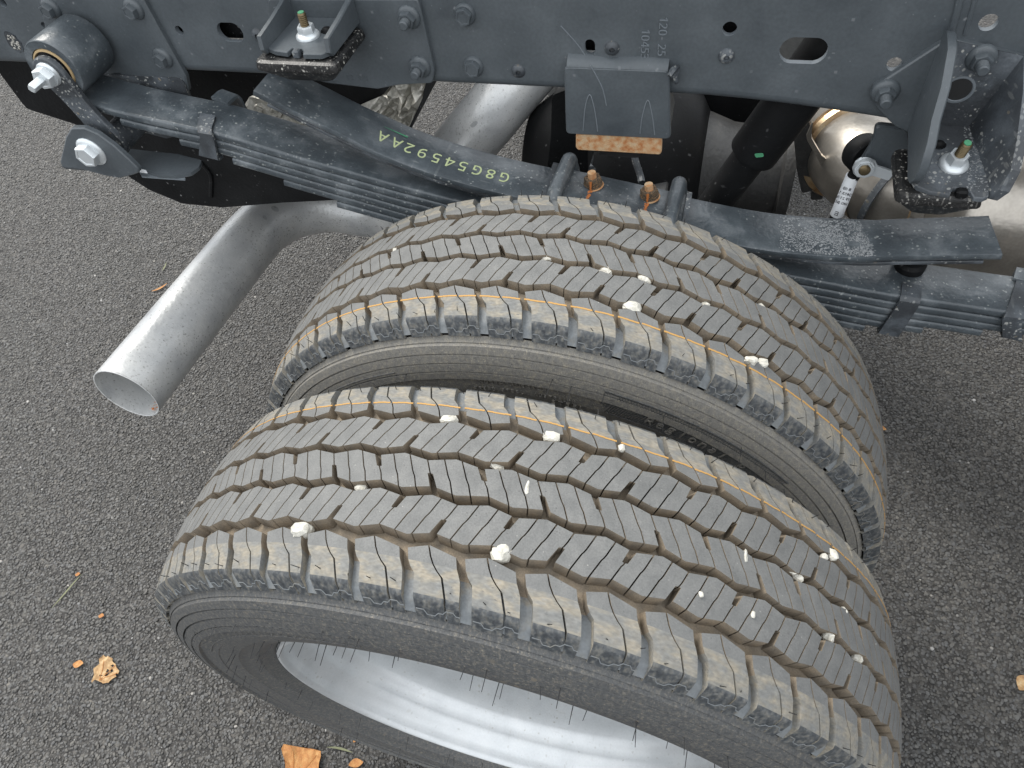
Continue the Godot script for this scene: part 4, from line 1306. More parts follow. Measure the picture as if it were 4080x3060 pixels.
	put(ax, "cast_ledge", st, M.cast_iron)
	st = begin()
	prism(st, rounded([Vector3(0.2530, 0.6013, -0.8000), Vector3(0.2733, 0.6164, -0.8000), Vector3(0.2828, 0.5868, -0.8000), Vector3(0.3005, 0.5391, -0.8000), Vector3(0.3081, 0.4873, -0.8000), Vector3(0.2916, 0.4802, -0.8000), Vector3(0.2749, 0.5241, -0.8000)], 0.006), Vector3(0, 0, -0.03), 0.002)
	put(ax, "pinion_bracket", st, M.cast_iron)
	st = begin()
	prism(st, rounded([Vector3(0.3004, 0.5301, -0.8200), Vector3(0.3169, 0.5212, -0.8200), Vector3(0.3300, 0.4561, -0.8200), Vector3(0.3112, 0.4528, -0.8200)], 0.004), Vector3(0, 0, -0.02), 0.002)
	put(ax, "pinion_bracket", st, M.cast_iron)
	# the other rail of the frame
	var fr2 := part(truck, "far_frame_rail")
	st = begin()
	prism(st, rounded([Vector3(-1.15, 0.8165, -1.395), Vector3(0.10, 0.8165, -1.395), Vector3(0.36, 0.793, -1.395), Vector3(0.86, 0.7205, -1.395), Vector3(1.62, 0.7205, -1.395), Vector3(1.62, 1.04, -1.395), Vector3(-1.15, 1.04, -1.395)], 0.008), Vector3(0, 0, 0.007), 0.001)
	put(fr2, "web", st, M.paint)
	# the pair of wheels on the other end of the axle
	for z in [-1.64, -1.90]:
		var fw := part(truck, "far_wheel")
		fw.position = Vector3(0, HUB, z)
		st = begin()
		lathe(st, [Vector2(0.262, -0.088), Vector2(0.28, -0.102), Vector2(0.325, -0.112), Vector2(0.372, -0.100), Vector2(0.394, -0.088), Vector2(0.403, -0.04), Vector2(0.405, 0.0), Vector2(0.403, 0.04), Vector2(0.394, 0.088), Vector2(0.372, 0.100), Vector2(0.325, 0.112), Vector2(0.28, 0.102), Vector2(0.262, 0.088)], Vector3.ZERO, Vector3.BACK, 72)
		put(fw, "tyre", st, M.tread_rubber)
		st = begin()
		lathe(st, [Vector2(0.262, -0.088), Vector2(0.235, -0.04), Vector2(0.232, 0.03), Vector2(0.20, 0.06), Vector2(0.08, 0.07), Vector2(0.08, 0.08), Vector2(0.21, 0.07), Vector2(0.245, 0.05), Vector2(0.262, 0.088)], Vector3.ZERO, Vector3.BACK, 48)
		put(fw, "rim", st, M.rim_metal)
	# shock absorber
	var sh := part(truck, "shock_absorber")
	var s0: Vector3 = Vector3(0.1551, 0.6409, -0.5550)
	var s1: Vector3 = Vector3(0.1892, 0.7185, -0.5550)
	var s2: Vector3 = Vector3(0.2185, 0.7855, -0.5550)
	var u := (s2 - s0).normalized()
	st = begin()
	tube(st, [s0 - u * 0.12, s1 + u * 0.01], 0.0218, 28)
	put(sh, "damper_body", st, M.black)
	st = begin()
	lathe(st, [Vector2(0.022, -0.002), Vector2(0.0290, -0.002), Vector2(0.0300, 0.001), Vector2(0.0300, 0.2), Vector2(0.0, 0.2)], s1, u, 30)
	put(sh, "dust_tube", st, M.black)
	st = begin()
	var gm: Vector3 = Vector3(0.1944, 0.7365, -0.5245)
	prism(st, rounded([gm + Vector3(-0.006, 0.0015, 0), gm + Vector3(0.004, 0.003, 0), gm + Vector3(0.006, -0.002, 0), gm + Vector3(-0.003, -0.004, 0)], 0.002), Vector3(0, 0.001, 0.0015))
	put(sh, "paint_mark", st, M.green_paint)
	# sway bar bracket, galvanised tab, sensor link with a white label
	var sb := part(truck, "sway_bar_link")
	st = begin()
	prism(st, rounded([Vector3(0.3089, 0.7815, -0.5350), Vector3(0.3426, 0.7793, -0.5350), Vector3(0.3578, 0.7389, -0.5350), Vector3(0.3550, 0.7192, -0.5350), Vector3(0.3389, 0.7169, -0.5350), Vector3(0.3171, 0.7201, -0.5350), Vector3(0.3053, 0.7298, -0.5350), Vector3(0.3107, 0.7527, -0.5350), Vector3(0.3112, 0.7667, -0.5350)], 0.008), Vector3(0, 0, 0.008), 0.002)
	put(sb, "frame_bracket", st, M.paint)
	st = begin()
	var bc: Vector3 = Vector3(0.3069, 0.7259, -0.5550)
	lathe(st, [Vector2(0.011, -0.012), Vector2(0.020, -0.012), Vector2(0.022, -0.009), Vector2(0.022, 0.009), Vector2(0.020, 0.012), Vector2(0.011, 0.012)], bc + Vector3(0.006, 0.0, 0), Vector3(0.45, 0.1, 1), 26, true)
	put(sb, "bushing", st, M.black)
	st = begin()
	prism(st, rounded([Vector3(0.2974, 0.7344, -0.5160), Vector3(0.2982, 0.7426, -0.5160), Vector3(0.3020, 0.7477, -0.5160), Vector3(0.3108, 0.7479, -0.5160), Vector3(0.3184, 0.7455, -0.5160), Vector3(0.3228, 0.7395, -0.5160), Vector3(0.3323, 0.7366, -0.5160), Vector3(0.3424, 0.7331, -0.5160), Vector3(0.3392, 0.7217, -0.5160), Vector3(0.3211, 0.7267, -0.5160), Vector3(0.3131, 0.7230, -0.5160), Vector3(0.3052, 0.7236, -0.5160), Vector3(0.3001, 0.7281, -0.5160)], 0.002), Vector3(0, 0, 0.0035), 0.0006)
	put(sb, "galvanised_tab", st, M.zinc)
	bolt(sb, "nut", Vector3(0.3091, 0.7376, -0.5125), Vector3(0, 0.1, 1), 0.0115, 0.0165, 0.006, 0.0062, 0.003, M.zinc, 0.2)
	var l0: Vector3 = Vector3(0.3031, 0.7222, -0.5200)
	var l1: Vector3 = Vector3(0.3016, 0.7203, -0.5200)
	var l2: Vector3 = Vector3(0.2982, 0.6634, -0.5200)
	st = begin()
	tube(st, [l0 + (l0 - l1) * 0.2, l1 + (l2 - l1) * 0.1], 0.0072, 16)
	put(sb, "link_rod", st, M.black)
	st = begin()
	tube(st, [l2 + (l1 - l2) * 0.1, l2 + (l2 - l1) * 0.6], 0.0066, 16)
	put(sb, "link_rod", st, M.black)
	st = begin()
	tube(st, [l1, l2], 0.0076, 20)
	put(sb, "white_label", st, M.white_label)
	st = begin()
	var lu := (l1 - l2).normalized()
	var ln := (Vector3(0.145, 1.258, 0.237) - l1)
	ln = (ln - lu * ln.dot(lu)).normalized()
	var lr := lu.cross(ln)
	for q in [[0.12, "m", 0.0055], [0.40, "MG 04", 0.0018], [0.52, "7F 21 R", 0.0018], [0.64, "0453 1", 0.0018], [0.76, "B 60", 0.0018]]:
		lettering(st, q[1], l2.lerp(l1, q[0]) + ln * 0.0075, -lr if q[0] > 0.2 else lu, lu if q[0] > 0.2 else lr, q[2], 0.0006)
	put(sb, "label_print", st, M.ink)

# ------------------------------------------------------------------ exhaust
func exhaust(truck: Node3D) -> void:
	var e := part(truck, "exhaust")
	var path := curve([Vector3(-0.722, 0.404, -0.248), Vector3(-0.7215, 0.394, -0.40), Vector3(-0.721, 0.383, -0.56), Vector3(-0.7205, 0.376, -0.655), Vector3(-0.712, 0.371, -0.715), Vector3(-0.683, 0.362, -0.770), Vector3(-0.622, 0.350, -0.812), Vector3(-0.54, 0.335, -0.825), Vector3(-0.46, 0.36, -0.82), Vector3(-0.36, 0.445, -0.835), Vector3(-0.284, 0.520, -0.866), Vector3(-0.225, 0.567, -0.955), Vector3(-0.16, 0.61, -1.06)], 6)
	var st := begin()
	tube(st, path, 0.0555, 40, false)
	put(e, "tailpipe", st, M.tailpipe)
	st = begin()
	tube(st, path.slice(0, 24), 0.0533, 36, false)
	put(e, "pipe_bore", st, M.tailpipe)
	st = begin()
	var d := (path[0] - path[1]).normalized()
	lathe(st, [Vector2(0.0533, -0.001), Vector2(0.0533, 0.0004), Vector2(0.0540, 0.0009), Vector2(0.0549, 0.0009), Vector2(0.0555, 0.0004), Vector2(0.0555, -0.001)], path[0], d, 40, true)
	put(e, "pipe_lip", st, M.tailpipe)
	flakes(e, "soot_stain", [path[0] + Vector3(0.010, -0.050, -0.003), path[0] + Vector3(0.030, -0.0420, -0.003), path[0] + Vector3(0.030, -0.0405, -0.03), path[0] + Vector3(0.012, -0.0485, -0.03)], 60, 0.003, Vector3.UP, M.rust_stain, 91, -0.5)
	# muffler can at the right with its inlet elbow and band clamp
	st = begin()
	lathe(st, [Vector2(0.05, -0.012), Vector2(0.075, -0.010), Vector2(0.112, 0.0), Vector2(0.128, 0.012), Vector2(0.133, 0.024), Vector2(0.133, 0.145), Vector2(0.1348, 0.147), Vector2(0.1348, 0.153), Vector2(0.133, 0.155), Vector2(0.133, 0.60)], Vector3(0.445, 0.560, -0.72), Vector3(1, -0.02, -0.02), 48)
	put(e, "muffler_can", st, M.stainless)
	st = begin()
	tube(st, curve([Vector3(0.46, 0.555, -0.72), Vector3(0.425, 0.552, -0.722), Vector3(0.40, 0.556, -0.745)], 5), 0.072, 32, false)
	put(e, "can_neck", st, M.stainless)
	st = begin()
	tube(st, [Vector3(0.432, 0.5522, -0.7214), Vector3(0.424, 0.5520, -0.7222)], 0.0728, 32, false)
	put(e, "heat_band", st, M.heat_tinted)
	st = begin()
	tube(st, [Vector3(0.400, 0.5545, -0.7420), Vector3(0.390, 0.5540, -0.7560)], 0.0712, 32, false)
	put(e, "heat_band", st, M.heat_tinted)
	st = begin()
	tube(st, curve([Vector3(0.415, 0.553, -0.728), Vector3(0.408, 0.554, -0.734)], 2), 0.0755, 32)
	put(e, "weld_ring", st, M.sprayed)
	st = begin()
	tube(st, curve([Vector3(0.405, 0.554, -0.737), Vector3(0.365, 0.552, -0.79), Vector3(0.345, 0.535, -0.87), Vector3(0.335, 0.50, -0.97)], 6), 0.070, 32, false)
	put(e, "inlet_pipe", st, M.stainless)
	st = begin()
	lathe(st, [Vector2(0.070, -0.014), Vector2(0.078, -0.012), Vector2(0.081, -0.004), Vector2(0.073, 0.0), Vector2(0.081, 0.004), Vector2(0.078, 0.012), Vector2(0.070, 0.014)], Vector3(0.352, 0.543, -0.835), Vector3(0.25, 0.22, 1), 36)
	put(e, "band_clamp", st, M.heat_tinted)
	st = begin()
	prism(st, rounded([Vector3(0.2748, 0.6416, -0.7600), Vector3(0.2770, 0.6150, -0.7600), Vector3(0.2794, 0.6083, -0.7600), Vector3(0.2989, 0.5817, -0.7600), Vector3(0.3131, 0.5708, -0.7600), Vector3(0.3192, 0.5493, -0.7600), Vector3(0.3131, 0.5462, -0.7600), Vector3(0.2988, 0.5696, -0.7600), Vector3(0.2733, 0.6055, -0.7600), Vector3(0.2709, 0.6123, -0.7600)], 0.003), Vector3(0, 0, -0.006), 0.001)
	put(e, "clamp_ear", st, M.stainless)

# ------------------------------------------------------------------ wheels
# Tread coordinates: u counts pitches round the tyre, v is millimetres across it, r the radius.
func r_top(v: float) -> float:
	var a := absf(v)
	if a <= 88.0:
		return RT - 0.0095 * pow(a / 88.0, 2.3)
	for q in [[88.0, 0.3955, 90.5, 0.3938], [90.5, 0.3938, 92.5, 0.3900], [92.5, 0.3900, 95.5, 0.3835], [95.5, 0.3835, 98.0, 0.3780], [98.0, 0.3780, 101.0, 0.3715]]:
		if a <= q[2]:
			return lerpf(q[1], q[3], (a - q[0]) / (q[2] - q[0]))
	return 0.3715

func r_floor(v: float) -> float:
	var a := absf(v)
	var p := [Vector2(0, 0.3930), Vector2(60, 0.3900), Vector2(71, 0.3893), Vector2(76, 0.3903), Vector2(84, 0.3896), Vector2(90, 0.3882), Vector2(96.5, 0.3803)]
	for i in 6:
		if a <= p[i + 1].x:
			return lerpf(p[i].y, p[i + 1].y, (a - p[i].x) / (p[i + 1].x - p[i].x))
	return 0.3803

func on_tyre(u: float, v: float, r: float) -> Vector3:
	var a := u * PITCH
	return Vector3(sin(a) * r, cos(a) * r, v * 0.001)

func zig(u: float, q: Array) -> float:       # q = high u, high v, low u, low v; one wave a pitch
	var f := fposmod(u - q[0], 1.0)
	var w := fposmod(q[2] - q[0], 1.0)
	return lerpf(q[1], q[3], f / w) if f < w else lerpf(q[3], q[1], (f - w) / (1.0 - w))

func along(p: Array, v: float) -> float:     # u of a sipe at v; p = [[v, u] ...] with v falling
	for i in p.size() - 1:
		if v >= p[i + 1][0] or i == p.size() - 2:
			return lerpf(p[i][1], p[i + 1][1], (v - p[i][0]) / (p[i + 1][0] - p[i][0]))
	return p[0][1]

# one lug: its top and its walls, as two surfaces of a mesh; top points carry the shift of the wall foot in mm
func lug_mesh(top: Array, foot: float) -> ArrayMesh:
	var st := begin()
	var wl := begin()
	var q := PackedVector2Array()
	for p in top: q.append(Vector2(p.x * 44.0, p.y))
	var t := Geometry2D.triangulate_polygon(q)
	var up := []
	var pos := []
	var low := []
	var c := Vector3.ZERO
	for p in top:
		var a: float = p.x * PITCH
		up.append(Vector3(sin(a), cos(a), 0.0020 * p.y).normalized())
		pos.append(on_tyre(p.x, p.y, r_top(p.y)))
		low.append(on_tyre(p.x, p.y + p.z, r_top(p.y) - foot))
		c += pos[pos.size() - 1]
	c /= top.size()
	for i in range(0, t.size(), 3):
		tri(st, pos[t[i]], pos[t[i + 1]], pos[t[i + 2]], up[t[i]], up[t[i + 1]], up[t[i + 2]])
	var n := top.size()
	var area := 0.0
	for i in n: area += q[i].cross(q[(i + 1) % n])
	for i in n:
		var j := (i + 1) % n
		var e: Vector3 = pos[j] - pos[i]
		var out: Vector3 = e.cross(up[i]) * (1.0 if area < 0.0 else -1.0)
		# the outline runs in (u, v); on the tyre x follows u and z follows v, so the turn is mirrored
		flat4(wl, pos[i], pos[j], low[j], low[i], out)
	var m := st.commit()
	wl.commit(m)
	m.surface_set_material(0, M.tread_rubber)
	m.surface_set_material(1, M.muddy_rubber)
	return m

func side_points(sipe: Array, k: int, sgn: float, half: float, out_z: Array, in_z: Array, out_notch: bool, in_notch: bool, nv_out: float, nv_in: float) -> Array:
	# points down one flank of a sipe from the outer edge to the inner one
	var sh := k / 3.0
	var nw := 0.064
	var vo := 0.0
	var uo := 0.0
	var o := sgn * (nw if out_notch else half)
	vo = sipe[0][0]
	for i in 4:
		uo = along(sipe, vo) + sh + o
		vo = zig(uo, out_z)
	var vi: float = sipe[sipe.size() - 1][0]
	var ui := 0.0
	var oi := sgn * (nw if in_notch else half)
	for i in 4:
		ui = along(sipe, vi) + sh + oi
		vi = zig(ui, in_z)
	var pts := [Vector3(uo, vo, 1.6)]
	if out_notch:
		pts.append(Vector3(along(sipe, nv_out) + sh + o * 0.8, nv_out, 0))
		pts.append(Vector3(along(sipe, nv_out - 0.4) + sh + sgn * half, nv_out - 0.4, 0))
	for q in sipe:
		if q[0] < (nv_out - 1.0 if out_notch else vo - 0.6) and q[0] > (nv_in + 1.0 if in_notch else vi + 0.6):
			pts.append(Vector3(q[1] + sh + sgn * half, q[0], 0))
	if in_notch:
		pts.append(Vector3(along(sipe, nv_in + 0.4) + sh + sgn * half, nv_in + 0.4, 0))
		pts.append(Vector3(along(sipe, nv_in) + sh + oi * 0.8, nv_in, 0))
	pts.append(Vector3(ui, vi, -1.6))
	return pts

func rib_lug(k: int, sipe: Array, out_z: Array, in_z: Array, ko: int, ki: int, nv_out: float, nv_in: float, foot := 0.0118) -> ArrayMesh:
	var half := 0.0135
	var a := side_points(sipe, k, 1.0, half, out_z, in_z, posmod(k, 6) == ko, posmod(k, 6) == ki, nv_out, nv_in)
	var b := side_points(sipe, k + 1, -1.0, half, out_z, in_z, posmod(k + 1, 6) == ko, posmod(k + 1, 6) == ki, nv_out, nv_in)
	var top := []
	top.append(a[0])
	for c in edge_corners(a[0].x, b[0].x, out_z): top.append(Vector3(c, zig(c, out_z), 1.6))
	top.append_array(b)
	var cs := edge_corners(a[a.size() - 1].x, b[b.size() - 1].x, in_z)
	cs.reverse()
	for c in cs: top.append(Vector3(c, zig(c, in_z), -1.6))
	a.reverse()
	a.pop_back()
	top.append_array(a)
	return lug_mesh(top, foot)

func edge_corners(u0: float, u1: float, q: Array) -> Array:
	var out := []
	for base in [q[0], q[2]]:
		var u: float = base + ceil(u0 - base)
		while u < u1:
			if u > u0 + 0.012 and u < u1 - 0.012:
				out.append(u)
			u += 1.0
	out.sort()
	return out

# shoulder lug: a skin over stations across the shoulder and down its flank
func shoulder_lug(lf: Array, rt: Array, wl: float, wr: float, inner: Array, mirror: bool) -> ArrayMesh:
	var st := begin()
	var fl := begin()
	var w := begin()
	var worn := begin()
	var vs := [0.0, 62.0, 67.0, 71.0, 75.0, 80.0, 85.0, 88.0, 90.5, 92.5, 95.5, 98.0]
	var rows := []
	var feet := []
	for i in vs.size():
		var v: float = vs[i]
		var a := 0.0
		var b := 0.0
		var va := v
		var vb := v
		if i == 0:
			va = 57.0
			vb = 57.0
			for s in 4:
				a = along(lf, va) + wl
				va = zig(a, inner)
				b = along(rt, vb) - wr
				vb = zig(b, inner)
		else:
			var g := 1.0 + 0.35 * smoothstep(70.0, 76.0, v)
			a = along(lf, v) + wl * g
			b = along(rt, v) - wr * (1.0 + 0.35 * smoothstep(70.0, 76.0, v))
		var row := []
		var ft := []
		for s in 4:
			var t := s / 3.0
			var u := lerpf(a, b, t)
			var vv := lerpf(va, vb, t)
			var p := on_tyre(u, vv, r_top(vv))
			var f := on_tyre(u, vv - (1.5 if i == 0 else 0.0) - (2.0 if vv > 92.0 else 0.0), minf(r_floor(vv) - 0.002, r_top(vv) - 0.003))
			if mirror:
				p = on_tyre(0.78 - u, -vv, r_top(vv))
				f = on_tyre(0.78 - u, -(vv - (1.5 if i == 0 else 0.0) - (2.0 if vv > 92.0 else 0.0)), minf(r_floor(vv) - 0.002, r_top(vv) - 0.003))
			row.append(p)
			ft.append(f)
		rows.append(row)
		feet.append(ft)
	var nr := func(i: int, s: int) -> Vector3:
		var d1: Vector3 = rows[mini(i + 1, rows.size() - 1)][s] - rows[maxi(i - 1, 0)][s]
		var d2: Vector3 = rows[i][mini(s + 1, 3)] - rows[i][maxi(s - 1, 0)]
		var n := d1.cross(d2).normalized()
		return n if n.dot(Vector3(rows[i][s].x, rows[i][s].y, 0)) > 0.0 else -n
	for i in rows.size() - 1:
		var target := worn if i < 2 else (st if i < 7 else fl)
		for s in 3:
			var q := [rows[i][s], rows[i][s + 1], rows[i + 1][s + 1], rows[i + 1][s]]
			var nn := [nr.call(i, s), nr.call(i, s + 1), nr.call(i + 1, s + 1), nr.call(i + 1, s)]
			tri(target, q[0], q[1], q[2], nn[0], nn[1], nn[2])
			tri(target, q[0], q[2], q[3], nn[0], nn[2], nn[3])
		var wall := w if i < 3 else st
		flat4(wall, rows[i][0], rows[i + 1][0], feet[i + 1][0], feet[i][0], rows[i][0] - rows[i][3])
		flat4(wall, rows[i][3], rows[i + 1][3], feet[i + 1][3], feet[i][3], rows[i][3] - rows[i][0])
	for s in 3:
		flat4(w, rows[0][s], rows[0][s + 1], feet[0][s + 1], feet[0][s], rows[0][s] - rows[3][s])
	var m := st.commit()
	fl.commit(m)
	w.commit(m)
	worn.commit(m)
	m.surface_set_material(0, M.dusty_rubber)
	m.surface_set_material(1, M.flank_rubber)
	m.surface_set_material(2, M.muddy_rubber)
	m.surface_set_material(3, M.tread_rubber)
	return m

# every lug of two pitches: [mesh, u it lies at]
func lugs() -> Array:
	if piece_cache.has("lugs"):
		return piece_cache.lugs
	var out := []
	var sa := [[54.0, -1.025], [34.5, -0.825], [33.0, -0.800], [30.5, -0.770], [29.0, -0.755], [12.0, -0.600]]
	var sc := [[18.0, -0.790], [3.5, -0.945], [2.0, -0.970], [-0.5, -1.010], [-2.0, -1.030], [-20.0, -1.250]]
	var sb := []
	for q in sa: sb.append([q[0] - 68.1, q[1] - 1.06])
	for k in 6:
		out.append([rib_lug(k, sa, [0.27, 49.6, 0.75, 45.3], [0.0, 21.6, 0.5, 16.9], 2, 5, 34.6, 31.0), -0.8 + (k + 0.5) / 3.0])
		out.append([rib_lug(k, sc, [0.90, 14.1, 0.45, 9.8], [0.2, -11.6, 0.7, -15.9], 1, 4, -0.4, -2.2), -1.0 + (k + 0.5) / 3.0])
		out.append([rib_lug(k, sb, [0.21, -18.5, 0.69, -22.8], [0.94, -46.5, 0.44, -51.2], 2, 5, -33.5, -37.1), -1.86 + (k + 0.5) / 3.0])
	var slot := [[53.0, 0.25], [58.0, 0.285], [67.0, 0.36], [70.5, 0.41], [75.5, 0.50], [88.0, 0.565], [99.0, 0.61]]
	var sipe := [[53.0, 0.70], [60.0, 0.765], [69.0, 0.905], [75.0, 1.08], [88.0, 1.215], [99.0, 1.27]]
	var inner := [0.28, 60.1, 0.74, 54.5]
	var next := []
	for q in slot: next.append([q[0], q[1] + 1.0])
	# v rises along these, so look them up from the far end
	slot.reverse()
	sipe.reverse()
	next.reverse()
	var s1 := shoulder_lug(slot, sipe, 0.078, 0.014, inner, false)
	var s2 := shoulder_lug(sipe, next, 0.014, 0.078, inner, false)
	var f1 := shoulder_lug(slot, sipe, 0.078, 0.014, inner, true)
	var f2 := shoulder_lug(sipe, next, 0.014, 0.078, inner, true)
	for k in 2:
		var turn := Basis(Vector3.BACK, -PITCH * k)
		out.append([s1, 0.6 + k, k]); out.append([s2, 1.2 + k, k])
		out.append([f1, 0.18 + k, k]); out.append([f2, -0.42 + k, k])
	piece_cache.lugs = out
	return out

func wheel(truck: Node3D, called: String, zc: float, flip: bool, phase: float) -> void:
	var w := part(truck, called)
	w.position = Vector3(0, HUB, zc)
	var fb := Basis(Vector3.UP, PI) if flip else Basis()
	var turn := Basis(Vector3.BACK, -phase * PITCH) * fb
	# carcass: sidewalls with stepped rings, groove floor
	var side := []
	for q in [[0.2600, 80.0], [0.2615, 86.5], [0.2650, 91.0], [0.2700, 95.0], [0.2705, 96.2], [0.2760, 99.0], [0.2765, 100.2], [0.2850, 104.2], [0.2940, 107.6], [0.2945, 108.4], [0.3050, 110.8], [0.3140, 111.8], [0.3145, 112.6], [0.3240, 112.8], [0.3330, 112.4]]:
		side.append(Vector2(q[0], q[1] * 0.001))
	for i in 4:
		var r0 := 0.3345 + i * 0.0095
		var z := func(r: float) -> float: return 0.1128 - 0.0122 * pow(maxf(r - 0.330, 0.0) / 0.042, 1.7)
		side.append(Vector2(r0, z.call(r0) + 0.0028))
		side.append(Vector2(r0 + 0.0075, z.call(r0 + 0.0075) + 0.0026))
		side.append(Vector2(r0 + 0.0081, z.call(r0 + 0.0081) - 0.0008))
		side.append(Vector2(r0 + 0.0092, z.call(r0 + 0.0092) - 0.0008))
	side.append(Vector2(0.3722, 0.1008))
	side.append(Vector2(0.3735, 0.0990))
	side.append(Vector2(0.3765, 0.0955))
	var st := begin()
	lathe(st, side, Vector3.ZERO, Vector3.BACK, 144)
	var mesh := st.commit()
	st = begin()
	var mir := []
	for p in side: mir.append(Vector2(p.x, -p.y))
	lathe(st, mir, Vector3.ZERO, Vector3.BACK, 144)
	st.commit(mesh)
	for q in [[-58.0, -30.0, 0.0, 30.0, 58.0, 66.0, 71.0], [71.0, 76.0, 80.0, 85.0, 88.0, 90.0, 92.0, 94.0, 96.5]]:
		for sg in [1.0, -1.0]:
			if q[0] < 0.0 and sg < 0.0: continue
			st = begin()
			var fl := []
			if q[0] < 0.0: fl = [Vector2(r_floor(71.0), -0.071), Vector2(r_floor(66.0), -0.066)]
			for v in q: fl.append(Vector2(r_floor(v), v * 0.001 * sg))
			lathe(st, fl, Vector3.ZERO, Vector3.BACK, 144)
			st.commit(mesh)
	mesh.surface_set_material(0, M.dusty_sidewall if flip else M.sidewall_rubber)
	mesh.surface_set_material(1, M.dusty_sidewall if flip else M.sidewall_rubber)
	mesh.surface_set_material(2, M.muddy_rubber)
	mesh.surface_set_material(3, M.slot_rubber)
	mesh.surface_set_material(4, M.slot_rubber)
	var ty := MeshInstance3D.new()
	ty.mesh = mesh
	hang(w, "tyre", ty)
	# lugs: the ones that show largest stand alone, the others are one mass
	var rest := {}
	var mid := 4.0 if not flip else -2.0
	for n in 29:
		for l in lugs():
			var u: float = l[1] + 2.0 * n
			var uw := phase + (-u if flip else u)
			uw = fposmod(uw + 29.0, 58.0) - 29.0
			var k: int = l[2] if l.size() > 2 else 0
			var b := turn * Basis(Vector3.BACK, -PITCH * (2.0 * n + k))
			if absf(uw - mid) < 5.75:
				var o := MeshInstance3D.new()
				o.mesh = l[0]
				o.basis = b
				hang(w, "tread_block", o)
			else:
				for s in (l[0] as ArrayMesh).get_surface_count():
					var mt: Material = l[0].surface_get_material(s)
					if not rest.has(mt): rest[mt] = begin()
					rest[mt].append_from(l[0], s, Transform3D(b, Vector3.ZERO))
	var rm := ArrayMesh.new()
	for mt in rest:
		rest[mt].commit(rm)
		rm.surface_set_material(rm.get_surface_count() - 1, mt)
	var ro := MeshInstance3D.new()
	ro.mesh = rm
	hang(w, "tread", ro).set_meta("kind", "stuff")
	# yellow line round the far shoulder of the tread (local side -z), broken by slots and sipes
	st = begin()
	var f := 0.78
	for n in 58:
		for q in [[0.40, 0.86], [0.915, 1.315]]:
			for s in 4:
				var ua := f - (n + lerpf(q[0], q[1], s / 4.0))
				var ub := f - (n + lerpf(q[0], q[1], (s + 1) / 4.0))
				var wob := 0.35 * sin(n * 1.7 + s)
				var pr := []
				for c in [[ua, -66.6], [ub, -66.6], [ub, -68.0], [ua, -68.0]]:
					pr.append(turn * on_tyre(c[0], c[1] + wob, r_top(c[1]) + 0.0004))
				flat4(st, pr[0], pr[1], pr[2], pr[3], pr[0] * Vector3(1, 1, 0))
				var un := []
				for c in [[ua, -66.6], [ub, -66.6], [ub, -68.0], [ua, -68.0]]:
					un.append(turn * on_tyre(c[0], c[1] + wob, r_top(c[1]) - 0.0003))
				for e in 4:
					flat4(st, pr[e], pr[(e + 1) % 4], un[(e + 1) % 4], un[e], pr[e] - pr[(e + 2) % 4])
	put(w, "yellow_line", st, M.yellow_paint)
	# raised wandering line along the shoulder flank
	st = begin()
	for n in 58:
		for sd in [1.0, -1.0]:
			var path := []
			for q in [[0.72, 0.0], [0.86, 0.0], [0.92, 1.6], [1.06, 1.6], [1.12, 0.2], [1.20, 0.2], [1.26, -1.2], [1.38, -1.2], [1.43, 0.0], [1.50, 0.0]]:
				var u: float = n + q[0] if sd > 0.0 else 0.78 - (n + q[0])
				var v: float = 94.8 + q[1]
				path.append(turn * on_tyre(u, sd * v, r_top(v) + 0.0003))
			tube(st, path, 0.00045, 4, false)
	put(w, "moulded_line", st, M.slot_rubber).set_meta("kind", "stuff")
	# moulding hairs of the rubber
	st = begin()
	var r := RandomNumberGenerator.new()
	r.seed = 11 if flip else 12
	for n in 58:
		for k in 2:
			for sd in [-1.0, 1.0]:
				if r.randf() < 0.75:
					var u := n + k * 0.5 + 0.35 + r.randf_range(-0.08, 0.08)
					var v: float = sd * r.randf_range(82.0, 87.0)
					hair(st, turn * on_tyre(u, v, r_top(v) - 0.001), turn * on_tyre(u + r.randf_range(-0.1, 0.1), v + sd * 1.0, r_top(v) + r.randf_range(0.003, 0.008)), 0.0005)
	for n in 70:
		for q in [[0.272, 0.096], [0.300, 0.110], [0.345, 0.112]]:
			if r.randf() < 0.85:
				var a := TAU * (n + r.randf()) / 70.0
				var rr: float = q[0] + r.randf_range(-0.006, 0.006)
				var p := Vector3(sin(a) * rr, cos(a) * rr, q[1] - 0.002)
				for sd in [-1.0, 1.0]:
					if r.randf() < 0.6:
						var e := p + Vector3(r.randf_range(-0.003, 0.003), r.randf_range(-0.007, 0.002), r.randf_range(0.010, 0.022))
						hair(st, p * Vector3(1, 1, sd), e * Vector3(1, 1, sd), 0.0005)
	put(w, "moulding_hairs", st, M.black_rubber).set_meta("kind", "stuff")
	# rim
	st = begin()
